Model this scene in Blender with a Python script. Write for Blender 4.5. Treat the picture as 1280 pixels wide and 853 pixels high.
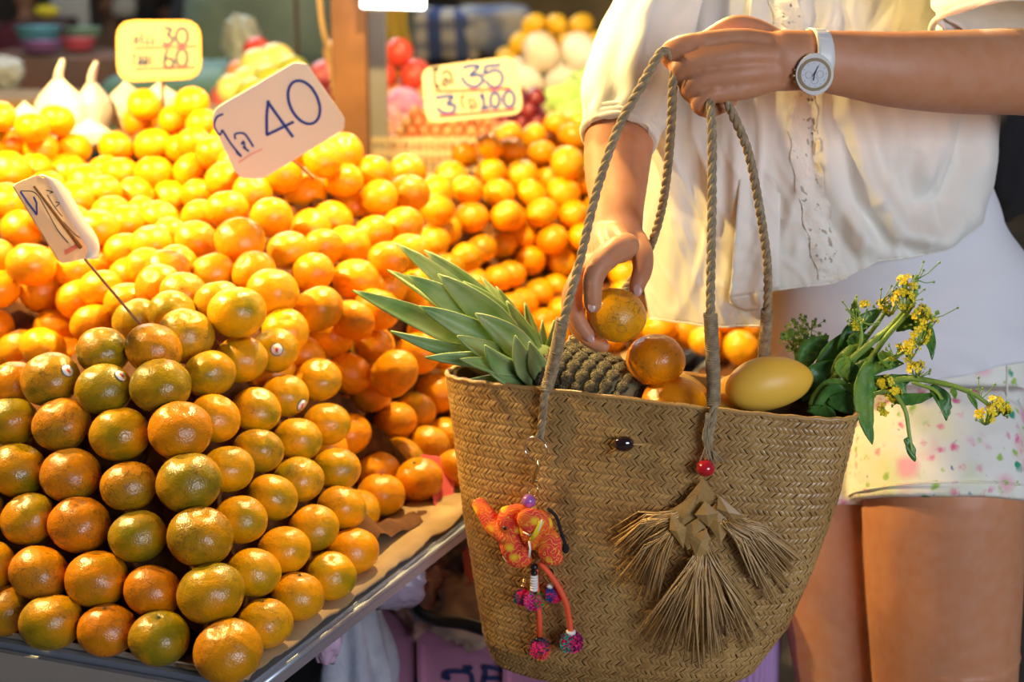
import bpy, bmesh, math, random
import numpy as np
from mathutils import Vector, Matrix, noise as mnoise
for o in list(bpy.data.objects): bpy.data.objects.remove(o)
S = bpy.context.scene
COL = S.collection
R_ = math.radians
# ------------------------------------------------------------------ camera
F = 1900.0; CZ = 1.4
ct, st = math.cos(R_(15)), math.sin(R_(15))
cam = bpy.data.cameras.new('camera'); cam.lens = 36*F/1280; cam.sensor_width = 36
cam.clip_start = .05; cam.clip_end = 60
cam.dof.use_dof = True; cam.dof.focus_distance = 1.56; cam.dof.aperture_fstop = 4.2
co = bpy.data.objects.new('camera', cam); COL.objects.link(co)
co.location = (0, 0, CZ); co.rotation_euler = (R_(75), 0, 0)
S.camera = co
# ------------------------------------------------------------------ world and lights
w = bpy.data.worlds.new('world'); S.world = w; w.use_nodes = True
bg = w.node_tree.nodes['Background']; bg.inputs[0].default_value = (.62, .66, .8, 1); bg.inputs[1].default_value = .08
def lamp(kind, loc, power, col, size=.1, size_y=None, target=None):
    l = bpy.data.lights.new('light', kind); l.energy = power; l.color = col
    if kind == 'AREA':
        l.size = size
        if size_y: l.shape = 'RECTANGLE'; l.size_y = size_y
    else: l.shadow_soft_size = size
    o = bpy.data.objects.new('light', l); COL.objects.link(o); o.location = loc
    if target is not None:
        o.rotation_euler = (Vector(target)-Vector(loc)).to_track_quat('-Z', 'Y').to_euler()
    return o
WARM = (1.0, .70, .27)
lamp('AREA', (2.2, -2.0, 1.9), 112, (.80, .86, 1.0), 1.9, 1.2, (.2, 1.7, .95))      # daylight from the open side of the market
lamp('POINT', (-1.10, 2.05, 1.72), 115, WARM, .035)                                  # bare bulbs over the fruit
lamp('POINT', (-.08, 2.25, 1.90), 120, WARM, .035)
lamp('POINT', (-1.0, 1.70, 1.85), 66, WARM, .035)
lamp('POINT', (.15, 3.9, 2.0), 42, (1, .72, .42), .08)
lamp('POINT', (1.2, 3.4, 2.1), 24, (1, .72, .42), .08)
lamp('AREA', (-1.5, 6.0, 2.8), 60, (.85, .95, 1.0), 2.0, 1.0, (-1.2, 5.5, 0))
S.view_settings.view_transform = 'Standard'; S.view_settings.look = 'None'
S.view_settings.exposure = 0.0; S.view_settings.gamma = 1.0; S.view_settings.use_curve_mapping = False
# ------------------------------------------------------------------ helpers
def ray(px, py):
    u = (px-640)/F; v = (py-426.5)/F
    return Vector((u, ct-v*st, -st-v*ct))
def P(px, py, d): return Vector((0, 0, CZ))+ray(px, py)*d
def proj(p):
    y, z = p[1], p[2]-CZ
    d = y*ct-z*st; up = y*st+z*ct
    return p[0]/d*F+640, 426.5-up/d*F, d
def on_z(px, py, z):
    r = ray(px, py); return Vector((0, 0, CZ))+r*((z-CZ)/r.z)
def mk(name, bm, mat=None, parent=None, smooth=True):
    me = bpy.data.meshes.new(name)
    bmesh.ops.recalc_face_normals(bm, faces=bm.faces[:])
    bm.to_mesh(me); bm.free()
    return mko(name, me, mat, parent, smooth)
def mko(name, me, mat=None, parent=None, smooth=True):
    if mat:
        for m in (mat if isinstance(mat, (list, tuple)) else [mat]): me.materials.append(m)
    if smooth: me.polygons.foreach_set('use_smooth', [True]*len(me.polygons))
    o = bpy.data.objects.new(name, me); COL.objects.link(o)
    if parent is not None:
        o.parent = parent
        if parent.type == 'EMPTY' or any(parent.location):
            o.matrix_parent_inverse = Matrix.Translation(parent.location).inverted() if parent.parent is None else Matrix()
    return o
def tag(o, label=None, cat=None, group=None, kind=None):
    if label: o['label'] = label
    if cat: o['category'] = cat
    if group: o['group'] = group
    if kind: o['kind'] = kind
    return o
def thing(name, loc, label, cat, group=None, kind=None):
    o = bpy.data.objects.new(name, None); COL.objects.link(o); o.location = loc; o.empty_display_size = .05
    return tag(o, label, cat, group, kind)
def autosmooth(o, ang=35):
    me = o.data
    me.polygons.foreach_set('use_smooth', [True]*len(me.polygons))
    me.set_sharp_from_angle(angle=R_(ang)) if hasattr(me, 'set_sharp_from_angle') else None
    return o
def catmull(pts, n):
    """pts: list of tuples (any length); returns list with n samples per span"""
    a = [np.array(p, float) for p in pts]; out = []
    if len(a) == 2: a = [a[0], (a[0]+a[1])/2, a[1]]
    e = [2*a[0]-a[1]]+a+[2*a[-1]-a[-2]]
    for i in range(1, len(e)-2):
        for k in range(n):
            t = k/n
            out.append(.5*((2*e[i])+(-e[i-1]+e[i+1])*t+(2*e[i-1]-5*e[i]+4*e[i+1]-e[i+2])*t*t+(-e[i-1]+3*e[i]-3*e[i+1]+e[i+2])*t**3))
    out.append(a[-1]); return out
def tube(bm, pts, rad, seg=12, cap=True, flat=None, up=(0, 0, 1), round_end=False, mi=0):
    """loft circles (rx, ry) along pts"""
    pts = [Vector(p[:3]) for p in pts]; n = len(pts)
    rad = [(r if isinstance(r, (tuple, list)) else (r, r)) for r in (rad if isinstance(rad, (list, tuple)) and len(rad) == n else [rad]*n)]
    if round_end:
        P2, R2 = [], []
        t0 = (pts[1]-pts[0]).normalized(); t1 = (pts[-1]-pts[-2]).normalized()
        for a in (80, 55, 28): 
            s = math.cos(R_(a)); rr = rad[0]; m = min(rr)
            P2.append(pts[0]-t0*m*math.sin(R_(a))); R2.append((rr[0]*s, rr[1]*s))
        P2 += pts; R2 += rad
        for a in (28, 55, 80):
            s = math.cos(R_(a)); rr = rad[-1]; m = min(rr)
            P2.append(pts[-1]+t1*m*math.sin(R_(a))); R2.append((rr[0]*s, rr[1]*s))
        pts, rad, n = P2, R2, len(P2)
    rings = []; nrm = None
    for i in range(n):
        t = (pts[min(i+1, n-1)]-pts[max(i-1, 0)])
        if t.length < 1e-9: t = Vector((0, 0, 1))
        t.normalize()
        if nrm is None:
            nrm = Vector(up)-t*t.dot(Vector(up))
            if nrm.length < .05: nrm = Vector((0, 1, 0))-t*t.y
        else: nrm = nrm-t*t.dot(nrm)
        nrm.normalize(); b = t.cross(nrm)
        rings.append([bm.verts.new(pts[i]+nrm*(rad[i][1]*math.sin(2*math.pi*k/seg))+b*(rad[i][0]*math.cos(2*math.pi*k/seg))) for k in range(seg)])
    for i in range(n-1):
        for k in range(seg):
            f = bm.faces.new((rings[i][k], rings[i][(k+1) % seg], rings[i+1][(k+1) % seg], rings[i+1][k])); f.material_index = mi
    if cap:
        f = bm.faces.new(rings[0][::-1]); f.material_index = mi
        f = bm.faces.new(rings[-1]); f.material_index = mi
    return rings
def ptube(bm, pts, seg=12, n=6, **kw):
    """pts: (px,py,d,rpx[,rpx2]) smooth tube given in picture measure turned to world"""
    q = catmull([p if len(p) > 4 else tuple(p)+(p[3],) for p in pts], n)
    tube(bm, [P(*a[:3]) for a in q], [(a[3]*a[2]/F, a[4]*a[2]/F) for a in q], seg, **kw)
def box(bm, c, s, rot=None, bev=0, mi=0):
    m = Matrix.Translation(c) @ (rot.to_4x4() if rot else Matrix()) @ Matrix.Diagonal((s[0], s[1], s[2], 1))
    r = bmesh.ops.create_cube(bm, size=1, matrix=m)
    fs = set()
    for v in r['verts']:
        for f in v.link_faces: fs.add(f)
    for f in fs: f.material_index = mi
    if bev > 0:
        es = list({e for f in fs for e in f.edges})
        bmesh.ops.bevel(bm, geom=es, offset=bev, segments=2, affect='EDGES', profile=.5)
def ball(bm, c, r, seg=16, rings=10, scale=(1, 1, 1), rot=None, mi=0):
    m = Matrix.Translation(c) @ (rot.to_4x4() if rot else Matrix()) @ Matrix.Diagonal((scale[0], scale[1], scale[2], 1))
    res = bmesh.ops.create_uvsphere(bm, u_segments=seg, v_segments=rings, radius=r, matrix=m)
    if mi:
        for v in res['verts']:
            for f in v.link_faces: f.material_index = mi
    return res['verts']
def grid(bm, fn, nu, nv, closed=False, mi=0):
    vs = [[bm.verts.new(fn(i/(nu if closed else nu-1), j/(nv-1))) for i in range(nu)] for j in range(nv)]
    for j in range(nv-1):
        for i in range(nu if closed else nu-1):
            f = bm.faces.new((vs[j][i], vs[j][(i+1) % nu], vs[j+1][(i+1) % nu], vs[j+1][i])); f.material_index = mi
    return vs
def finalize(o, mods):
    """apply modifiers to a new mesh without bpy.ops"""
    dg = bpy.context.evaluated_depsgraph_get(); dg.update()
    me = bpy.data.meshes.new_from_object(o.evaluated_get(dg), depsgraph=dg)
    o.modifiers.clear(); old = o.data; o.data = me; me.name = old.name
    bpy.data.meshes.remove(old)
    me.polygons.foreach_set('use_smooth', [True]*len(me.polygons))
    return o
def remesh(o, vox, smooth=4, fac=.5):
    m = o.modifiers.new('r', 'REMESH'); m.mode = 'VOXEL'; m.voxel_size = vox; m.use_smooth_shade = True
    if smooth:
        s = o.modifiers.new('s', 'SMOOTH'); s.factor = fac; s.iterations = smooth
    return finalize(o, None)
def solid(o, t, off=0):
    m = o.modifiers.new('s', 'SOLIDIFY'); m.thickness = t; m.offset = off
    return finalize(o, None)
def nz(x, y, z=0): return mnoise.noise(Vector((x, y, z)))
def interp(x, tab):
    return float(np.interp(x, [a for a, _ in tab], [b for _, b in tab]))
# ------------------------------------------------------------------ materials
def mat(name, col, rough=.5, metal=0, spec=.5, sss=0, coat=0, trans=0, emit=None, estr=0, alpha=1, bump=None, vary=None, sheen=0, coord='Object'):
    m = bpy.data.materials.new(name); m.use_nodes = True; nt = m.node_tree; N = nt.nodes; L = nt.links
    b = N['Principled BSDF']
    b.inputs['Base Color'].default_value = (*col, 1); b.inputs['Roughness'].default_value = rough
    b.inputs['Metallic'].default_value = metal; b.inputs['Specular IOR Level'].default_value = spec
    b.inputs['Coat Weight'].default_value = coat; b.inputs['Transmission Weight'].default_value = trans
    b.inputs['Sheen Weight'].default_value = sheen
    if sss:
        b.inputs['Subsurface Weight'].default_value = sss; b.inputs['Subsurface Radius'].default_value = (.012, .005, .003); b.inputs['Subsurface Scale'].default_value = 1
    if emit: b.inputs['Emission Color'].default_value = (*emit, 1); b.inputs['Emission Strength'].default_value = estr
    if alpha < 1: b.inputs['Alpha'].default_value = alpha
    tc = None
    if bump or vary:
        tc = N.new('ShaderNodeTexCoord').outputs[coord]
    if bump:
        n = N.new('ShaderNodeTexNoise'); n.inputs['Scale'].default_value = bump[0]; n.inputs['Detail'].default_value = 4; L.new(tc, n.inputs['Vector'])
        bp = N.new('ShaderNodeBump'); bp.inputs['Strength'].default_value = bump[1]; bp.inputs['Distance'].default_value = bump[2] if len(bump) > 2 else .002
        L.new(n.outputs[0], bp.inputs['Height']); L.new(bp.outputs[0], b.inputs['Normal'])
    if vary:
        n = N.new('ShaderNodeTexNoise'); n.inputs['Scale'].default_value = vary[0]; n.inputs['Detail'].default_value = 5; L.new(tc, n.inputs['Vector'])
        r = N.new('ShaderNodeValToRGB'); r.color_ramp.elements[0].position = .35; r.color_ramp.elements[1].position = .65
        r.color_ramp.elements[0].color = (*vary[1], 1); r.color_ramp.elements[1].color = (*col, 1)
        L.new(n.outputs[0], r.inputs[0]); L.new(r.outputs[0], b.inputs['Base Color'])
    return m
def nodes(m):
    nt = m.node_tree; return nt, nt.nodes, nt.links, nt.nodes['Principled BSDF']
def mixc(N, L, fac, a, b, mode='MIX'):
    x = N.new('ShaderNodeMix'); x.data_type = 'RGBA'; x.blend_type = mode
    for s, v in ((x.inputs[0], fac), (x.inputs[6], a), (x.inputs[7], b)):
        if hasattr(v, 'links'): L.new(v, s)
        elif isinstance(v, (int, float)): s.default_value = v
        else: s.default_value = (*v, 1)
    return x.outputs[2]
def ramp(N, L, src, a, b, ca=(0, 0, 0), cb=(1, 1, 1)):
    r = N.new('ShaderNodeValToRGB'); r.color_ramp.elements[0].position = a; r.color_ramp.elements[1].position = b
    r.color_ramp.elements[0].color = (*ca, 1); r.color_ramp.elements[1].color = (*cb, 1); L.new(src, r.inputs[0]); return r.outputs[0]
def texn(N, L, kind, vec, scale, detail=3, **kw):
    if kind == 'Voronoi': detail = 0
    n = N.new('ShaderNodeTex'+kind); n.inputs['Scale'].default_value = scale
    if 'Detail' in n.inputs: n.inputs['Detail'].default_value = detail
    for k, v in kw.items():
        if k in n.inputs: n.inputs[k].default_value = v
        else: setattr(n, k, v)
    L.new(vec, n.inputs['Vector']); return n

def mandarin_material():
    # object colour: r = green amount, g = scar amount, b = tone ; alpha darkens the peel to paint in shade on the front pyramid
    m = mat('mandarin_peel', (.9, .4, .03), .32, spec=.45, coat=.15); nt, N, L, b = nodes(m)
    b.inputs['Coat Roughness'].default_value = .22
    b.inputs['Subsurface Weight'].default_value = .04; b.inputs['Subsurface Radius'].default_value = (.006, .003, .001)
    tc = N.new('ShaderNodeTexCoord').outputs['Object']
    oi = N.new('ShaderNodeObjectInfo')
    sep = N.new('ShaderNodeSeparateColor'); L.new(oi.outputs['Color'], sep.inputs[0])
    rnd = N.new('ShaderNodeVectorMath'); rnd.operation = 'SCALE'; rnd.inputs[0].default_value = (13.7, 7.1, 21.3); L.new(oi.outputs['Random'], rnd.inputs['Scale'])
    add = N.new('ShaderNodeVectorMath'); add.operation = 'ADD'; L.new(tc, add.inputs[0]); L.new(rnd.outputs[0], add.inputs[1]); v = add.outputs[0]
    tone = mixc(N, L, sep.outputs[2], (.90, .285, .0), (.93, .44, .002))
    n1 = texn(N, L, 'Noise', v, 1.0, 4)
    tone2 = mixc(N, L, ramp(N, L, n1.outputs[0], .35, .7), tone, mixc(N, L, .35, tone, (.70, .18, .004)))
    # greenish patches
    n2 = texn(N, L, 'Noise', v, .62, 2)
    mr = N.new('ShaderNodeMath'); mr.operation = 'ADD'; L.new(n2.outputs[0], mr.inputs[0]); 
    ms = N.new('ShaderNodeMath'); ms.operation = 'MULTIPLY_ADD'; L.new(sep.outputs[0], ms.inputs[0]); ms.inputs[1].default_value = .42; ms.inputs[2].default_value = -.32; L.new(ms.outputs[0], mr.inputs[1])
    gfac = ramp(N, L, mr.outputs[0], .30, .56)
    gm = N.new('ShaderNodeMath'); gm.operation = 'MULTIPLY'; L.new(gfac, gm.inputs[0]); gm.inputs[1].default_value = .85
    green = mixc(N, L, ramp(N, L, n1.outputs[0], .4, .6), (.19, .20, .004), (.46, .31, .002))
    c1 = mixc(N, L, gm.outputs[0], tone2, green)
    # brown scars: thin warped veins inside blotches
    wv = texn(N, L, 'Noise', v, 1.6, 2); wm = N.new('ShaderNodeVectorMath'); wm.operation = 'SCALE'; wm.inputs['Scale'].default_value = 2.2; L.new(wv.outputs['Color'], wm.inputs[0])
    wa = N.new('ShaderNodeVectorMath'); wa.operation = 'ADD'; L.new(v, wa.inputs[0]); L.new(wm.outputs[0], wa.inputs[1])
    vo = texn(N, L, 'Voronoi', wa.outputs[0], 1.3, feature='DISTANCE_TO_EDGE')
    vein = ramp(N, L, vo.outputs['Distance'], .0, .035, (1, 1, 1), (0, 0, 0))
    n3 = texn(N, L, 'Noise', v, 1.1, 5)
    m3 = N.new('ShaderNodeMath'); m3.operation = 'MULTIPLY_ADD'; L.new(sep.outputs[1], m3.inputs[0]); m3.inputs[1].default_value = .35; m3.inputs[2].default_value = -.2
    m4 = N.new('ShaderNodeMath'); m4.operation = 'ADD'; L.new(n3.outputs[0], m4.inputs[0]); L.new(m3.outputs[0], m4.inputs[1])
    blot = ramp(N, L, m4.outputs[0], .46, .62)
    m5 = N.new('ShaderNodeMath'); m5.operation = 'MULTIPLY'; L.new(vein, m5.inputs[0]); L.new(blot, m5.inputs[1])
    m6 = N.new('ShaderNodeMath'); m6.operation = 'MULTIPLY'; L.new(m5.outputs[0], m6.inputs[0]); m6.inputs[1].default_value = .75
    c2 = mixc(N, L, m6.outputs[0], c1, (.10, .045, .012))
    m7 = N.new('ShaderNodeMath'); m7.operation = 'MULTIPLY'; L.new(blot, m7.inputs[0]); m7.inputs[1].default_value = .22
    c3 = mixc(N, L, m7.outputs[0], c2, (.22, .12, .03))
    al = N.new('ShaderNodeVectorMath'); al.operation = 'SCALE'; L.new(c3, al.inputs[0]); L.new(oi.outputs['Alpha'], al.inputs['Scale'])  # alpha scales the peel colour down where shade is painted in
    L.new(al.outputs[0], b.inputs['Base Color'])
    pn = texn(N, L, 'Voronoi', tc, 16); bp = N.new('ShaderNodeBump'); bp.inputs['Strength'].default_value = .10; bp.inputs['Distance'].default_value = .012
    L.new(pn.outputs['Distance'], bp.inputs['Height'])
    bq = N.new('ShaderNodeBump'); bq.inputs['Strength'].default_value = .09; bq.inputs['Distance'].default_value = .06
    n9 = texn(N, L, 'Noise', v, 1.5, 2); L.new(n9.outputs[0], bq.inputs['Height']); L.new(bp.outputs[0], bq.inputs['Normal'])
    L.new(bq.outputs[0], b.inputs['Normal'])
    rr = ramp(N, L, n3.outputs[0], .3, .7, (.24,)*3, (.36,)*3); L.new(rr, b.inputs['Roughness'])
    return m
M_MAND = mandarin_material()
M_STEM = mat('dry_calyx', (.12, .10, .03), .8)
M_SKIN = mat('skin', (.54, .225, .105), .48, spec=.35, sss=.06, bump=(420, .12, .0008), vary=(60, (.56, .26, .14)))
M_NAIL = mat('nail', (.62, .36, .29), .25, spec=.6)
M_WHITE = mat('white_cotton', (.80, .78, .72), .9, bump=(900, .12, .0006), sheen=.2)
M_SHIRT = mat('white_jersey', (.80, .80, .82), .92, bump=(300, .15, .001))
M_ROPE = mat('sedge_rope', (.40, .30, .17), .7, bump=(700, .5, .0008), vary=(160, (.24, .17, .09)))
M_STEEL = mat('stainless_steel', (.50, .55, .62), .38, metal=.75, bump=(40, .05))
M_CARD = mat('cardboard', (.42, .28, .14), .9, bump=(120, .25, .001), vary=(25, (.34, .22, .10)))
M_CARDG = mat('grey_card', (.60, .48, .34), .9, bump=(200, .2, .001))
M_BLACK = mat('black_plastic', (.01, .01, .012), .35)
M_DARK = mat('dark_cloth', (.012, .012, .014), .95)
M_WOODST = mat('bamboo_stick', (.30, .15, .05), .6, vary=(200, (.2, .09, .03)))
M_CHROME = mat('chrome', (.8, .8, .8), .15, metal=1)
M_BRASS = mat('brass', (.7, .5, .2), .25, metal=1)
# ------------------------------------------------------------------ the setting
def slab(name, pts, z0, z1, m, parent=None):
    bm = bmesh.new(); a = [bm.verts.new((p[0], p[1], z0)) for p in pts]; b = [bm.verts.new((p[0], p[1], z1)) for p in pts]; n = len(pts)
    bm.faces.new(a); bm.faces.new(b)
    for i in range(n): bm.faces.new((a[i], a[(i+1) % n], b[(i+1) % n], b[i]))
    return mk(name, bm, m, parent, smooth=False)
M_FLOOR = mat('market_concrete', (.16, .13, .10), .85, bump=(8, .3, .01), vary=(2.5, (.08, .065, .05)))
tag(slab('floor', [(-8, -3), (8, -3), (8, 14), (-8, 14)], -.05, 0, M_FLOOR), kind='structure', label='dark concrete market floor')
M_TARP = mat('brown_tarp', (.20, .13, .045), .8, bump=(5, .5, .03), vary=(3, (.12, .08, .03)))
bm = bmesh.new(); grid(bm, lambda u, v: Vector((-.3+5.5*u, 8.6+.12*math.sin(u*30)+.1*nz(u*8, v*4), -.0+3.2*v)), 90, 16)
tag(mk('wall_back', bm, M_TARP), kind='structure', label='brown tarpaulin screen closing the market behind the stalls')
bm = bmesh.new(); grid(bm, lambda u, v: Vector((-7+6.75*u, 13.6+.1*nz(u*8, v*4), 3.4*v)), 60, 12)
tag(mk('wall_far', bm, mat('grey_shutter', (.12, .11, .11), .7, bump=(6, .3, .02), vary=(2, (.05, .05, .05)))), kind='structure')
# ------------------------------------------------------------------ fruit display table
C0 = Vector((-.2524, 1.3401, .70)); UA = Vector((math.cos(R_(-20)), math.sin(R_(-20)), 0)); 
VA = Vector((math.cos(R_(65.5)), math.sin(R_(65.5)), 0)); UA = Vector((-math.cos(R_(160.8)), -math.sin(R_(160.8)), 0))
def TB(a, b, z=0): return C0-UA*a+VA*b+Vector((0, 0, z))     # a: leftwards from the corner, b: towards the back
tbl = thing('display_table', (C0.x, C0.y, 0), 'long fruit display table with stainless steel edge under the mandarin heap', 'table')
bm = bmesh.new()
def prism(bm, a0, a1, b0, b1, z0, z1):
    vs = [bm.verts.new(TB(a, b, z)) for z in (z0, z1) for a, b in ((a0, b0), (a1, b0), (a1, b1), (a0, b1))]
    for f in ((0, 1, 2, 3), (7, 6, 5, 4), (0, 4, 5, 1), (1, 5, 6, 2), (2, 6, 7, 3), (3, 7, 4, 0)): bm.faces.new([vs[i] for i in f])
prism(bm, .002, 1.35, -.004, 1.84, -.026, -.004)
mk('table_top', bm, M_STEEL, tbl, smooth=False)
def rim(name, ends, m, r, zoff, parent):
    bm = bmesh.new(); a, b = ends; tube(bm, [a+(b-a)*(i/12)+Vector((0, 0, zoff+.0006*nz(i*.7, 3))) for i in range(13)], r, 10); return mk(name, bm, m, parent)
rim('rolled_edge', (TB(-.012, -.013), TB(1.35, -.013)), M_STEEL, (.0045, .0045), -.012, tbl)
rim('rolled_edge', (TB(.0, -.013), TB(.0, 1.84)), M_STEEL, (.0045, .0045), -.012, tbl)
for (a0, a1, b0, b1) in ((-.012, 1.35, -.018, -.012), (-.002, .003, -.018, 1.84)):
    bm = bmesh.new(); prism(bm, a0, a1, b0, b1, -.026 if b1 > 1 else -.052, -.008); mk('apron', bm, M_STEEL, tbl, smooth=False)
for a, b in ((.08, .10), (1.25, .10), (.08, 1.75), (1.25, 1.75)):
    bm = bmesh.new(); box(bm, TB(a, b)+Vector((0, 0, -.365)), (.04, .04, .67)); mk('leg', bm, M_STEEL, tbl, smooth=False)
# added dark sheets standing in for the shade below the table
bm = bmesh.new(); grid(bm, lambda u, v: TB(.42+.012*math.sin(u*60), .10+u*1.75, -.055-.64*v), 90, 6)
o = mk('shade_sheet', bm, M_DARK); tag(o, 'added dark sheet standing in for shade below the right side of the fruit table', 'cloth'); solid(o, .003)
bm = bmesh.new(); grid(bm, lambda u, v: TB(.06+u*1.25, .05+.012*math.sin(u*60), -.055-.64*v), 90, 6)
o = mk('shade_sheet', bm, M_DARK); tag(o, 'added dark sheet standing in for shade below the front side of the fruit table', 'cloth'); solid(o, .003)
# cardboard liner folded over the table edge
lin = thing('cardboard_liner', tuple(C0), 'brown cardboard liner with torn edges laid along the table under the front heap', 'cardboard')
def lin_right(u, v):
    b = -.005+u*1.3; a = .001+v*.08; 
    z = .0025+.0025*nz(b*14, 2)+.002*math.sin(b*55)*(1-v)
    a += (.0055*nz(b*22, 7)+.004*nz(b*60, 1))*(1-v)
    return TB(a, b, z)
bm = bmesh.new(); grid(bm, lin_right, 160, 5); o = mk('side_flap', bm, M_CARD, lin); solid(o, .003, 1)
bm = bmesh.new(); grid(bm, lambda u, v: TB(.012+u*1.3, .004-.010*(1-v)**1.5+.0012*nz(u*30, 3), .011*(1-v)**.7-.003+.0012*nz(u*22, 9)), 120, 5); o = mk('front_flap', bm, M_CARDG, lin); solid(o, .002, 1)
bm = bmesh.new()
for k in range(5): 
    c = TB(.012+.008*k, -.004, .008+.002*(k % 2)); box(bm, c, (.012, .010, .004), Matrix.Rotation(.5*k, 3, 'Z') @ Matrix.Rotation(.6*nz(k, 1), 3, 'X'))
o = mk('torn_corner', bm, M_CARDG, lin, smooth=False)
# second table further right
T2 = [(.22, 2.25), (1.5, 2.0), (2.0, 3.1), (.66, 3.3)]
t2 = thing('display_table', (.9, 2.6, 0), 'second fruit table standing behind the woman', 'table')
slab('table_top', T2, .66, .69, M_STEEL, t2)
for x, y in ((.35, 2.35), (1.4, 2.15), (1.85, 3.0), (.75, 3.2)):
    bm = bmesh.new(); box(bm, (x, y, .33), (.04, .04, .66)); mk('leg', bm, M_STEEL, t2, smooth=False)
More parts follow.
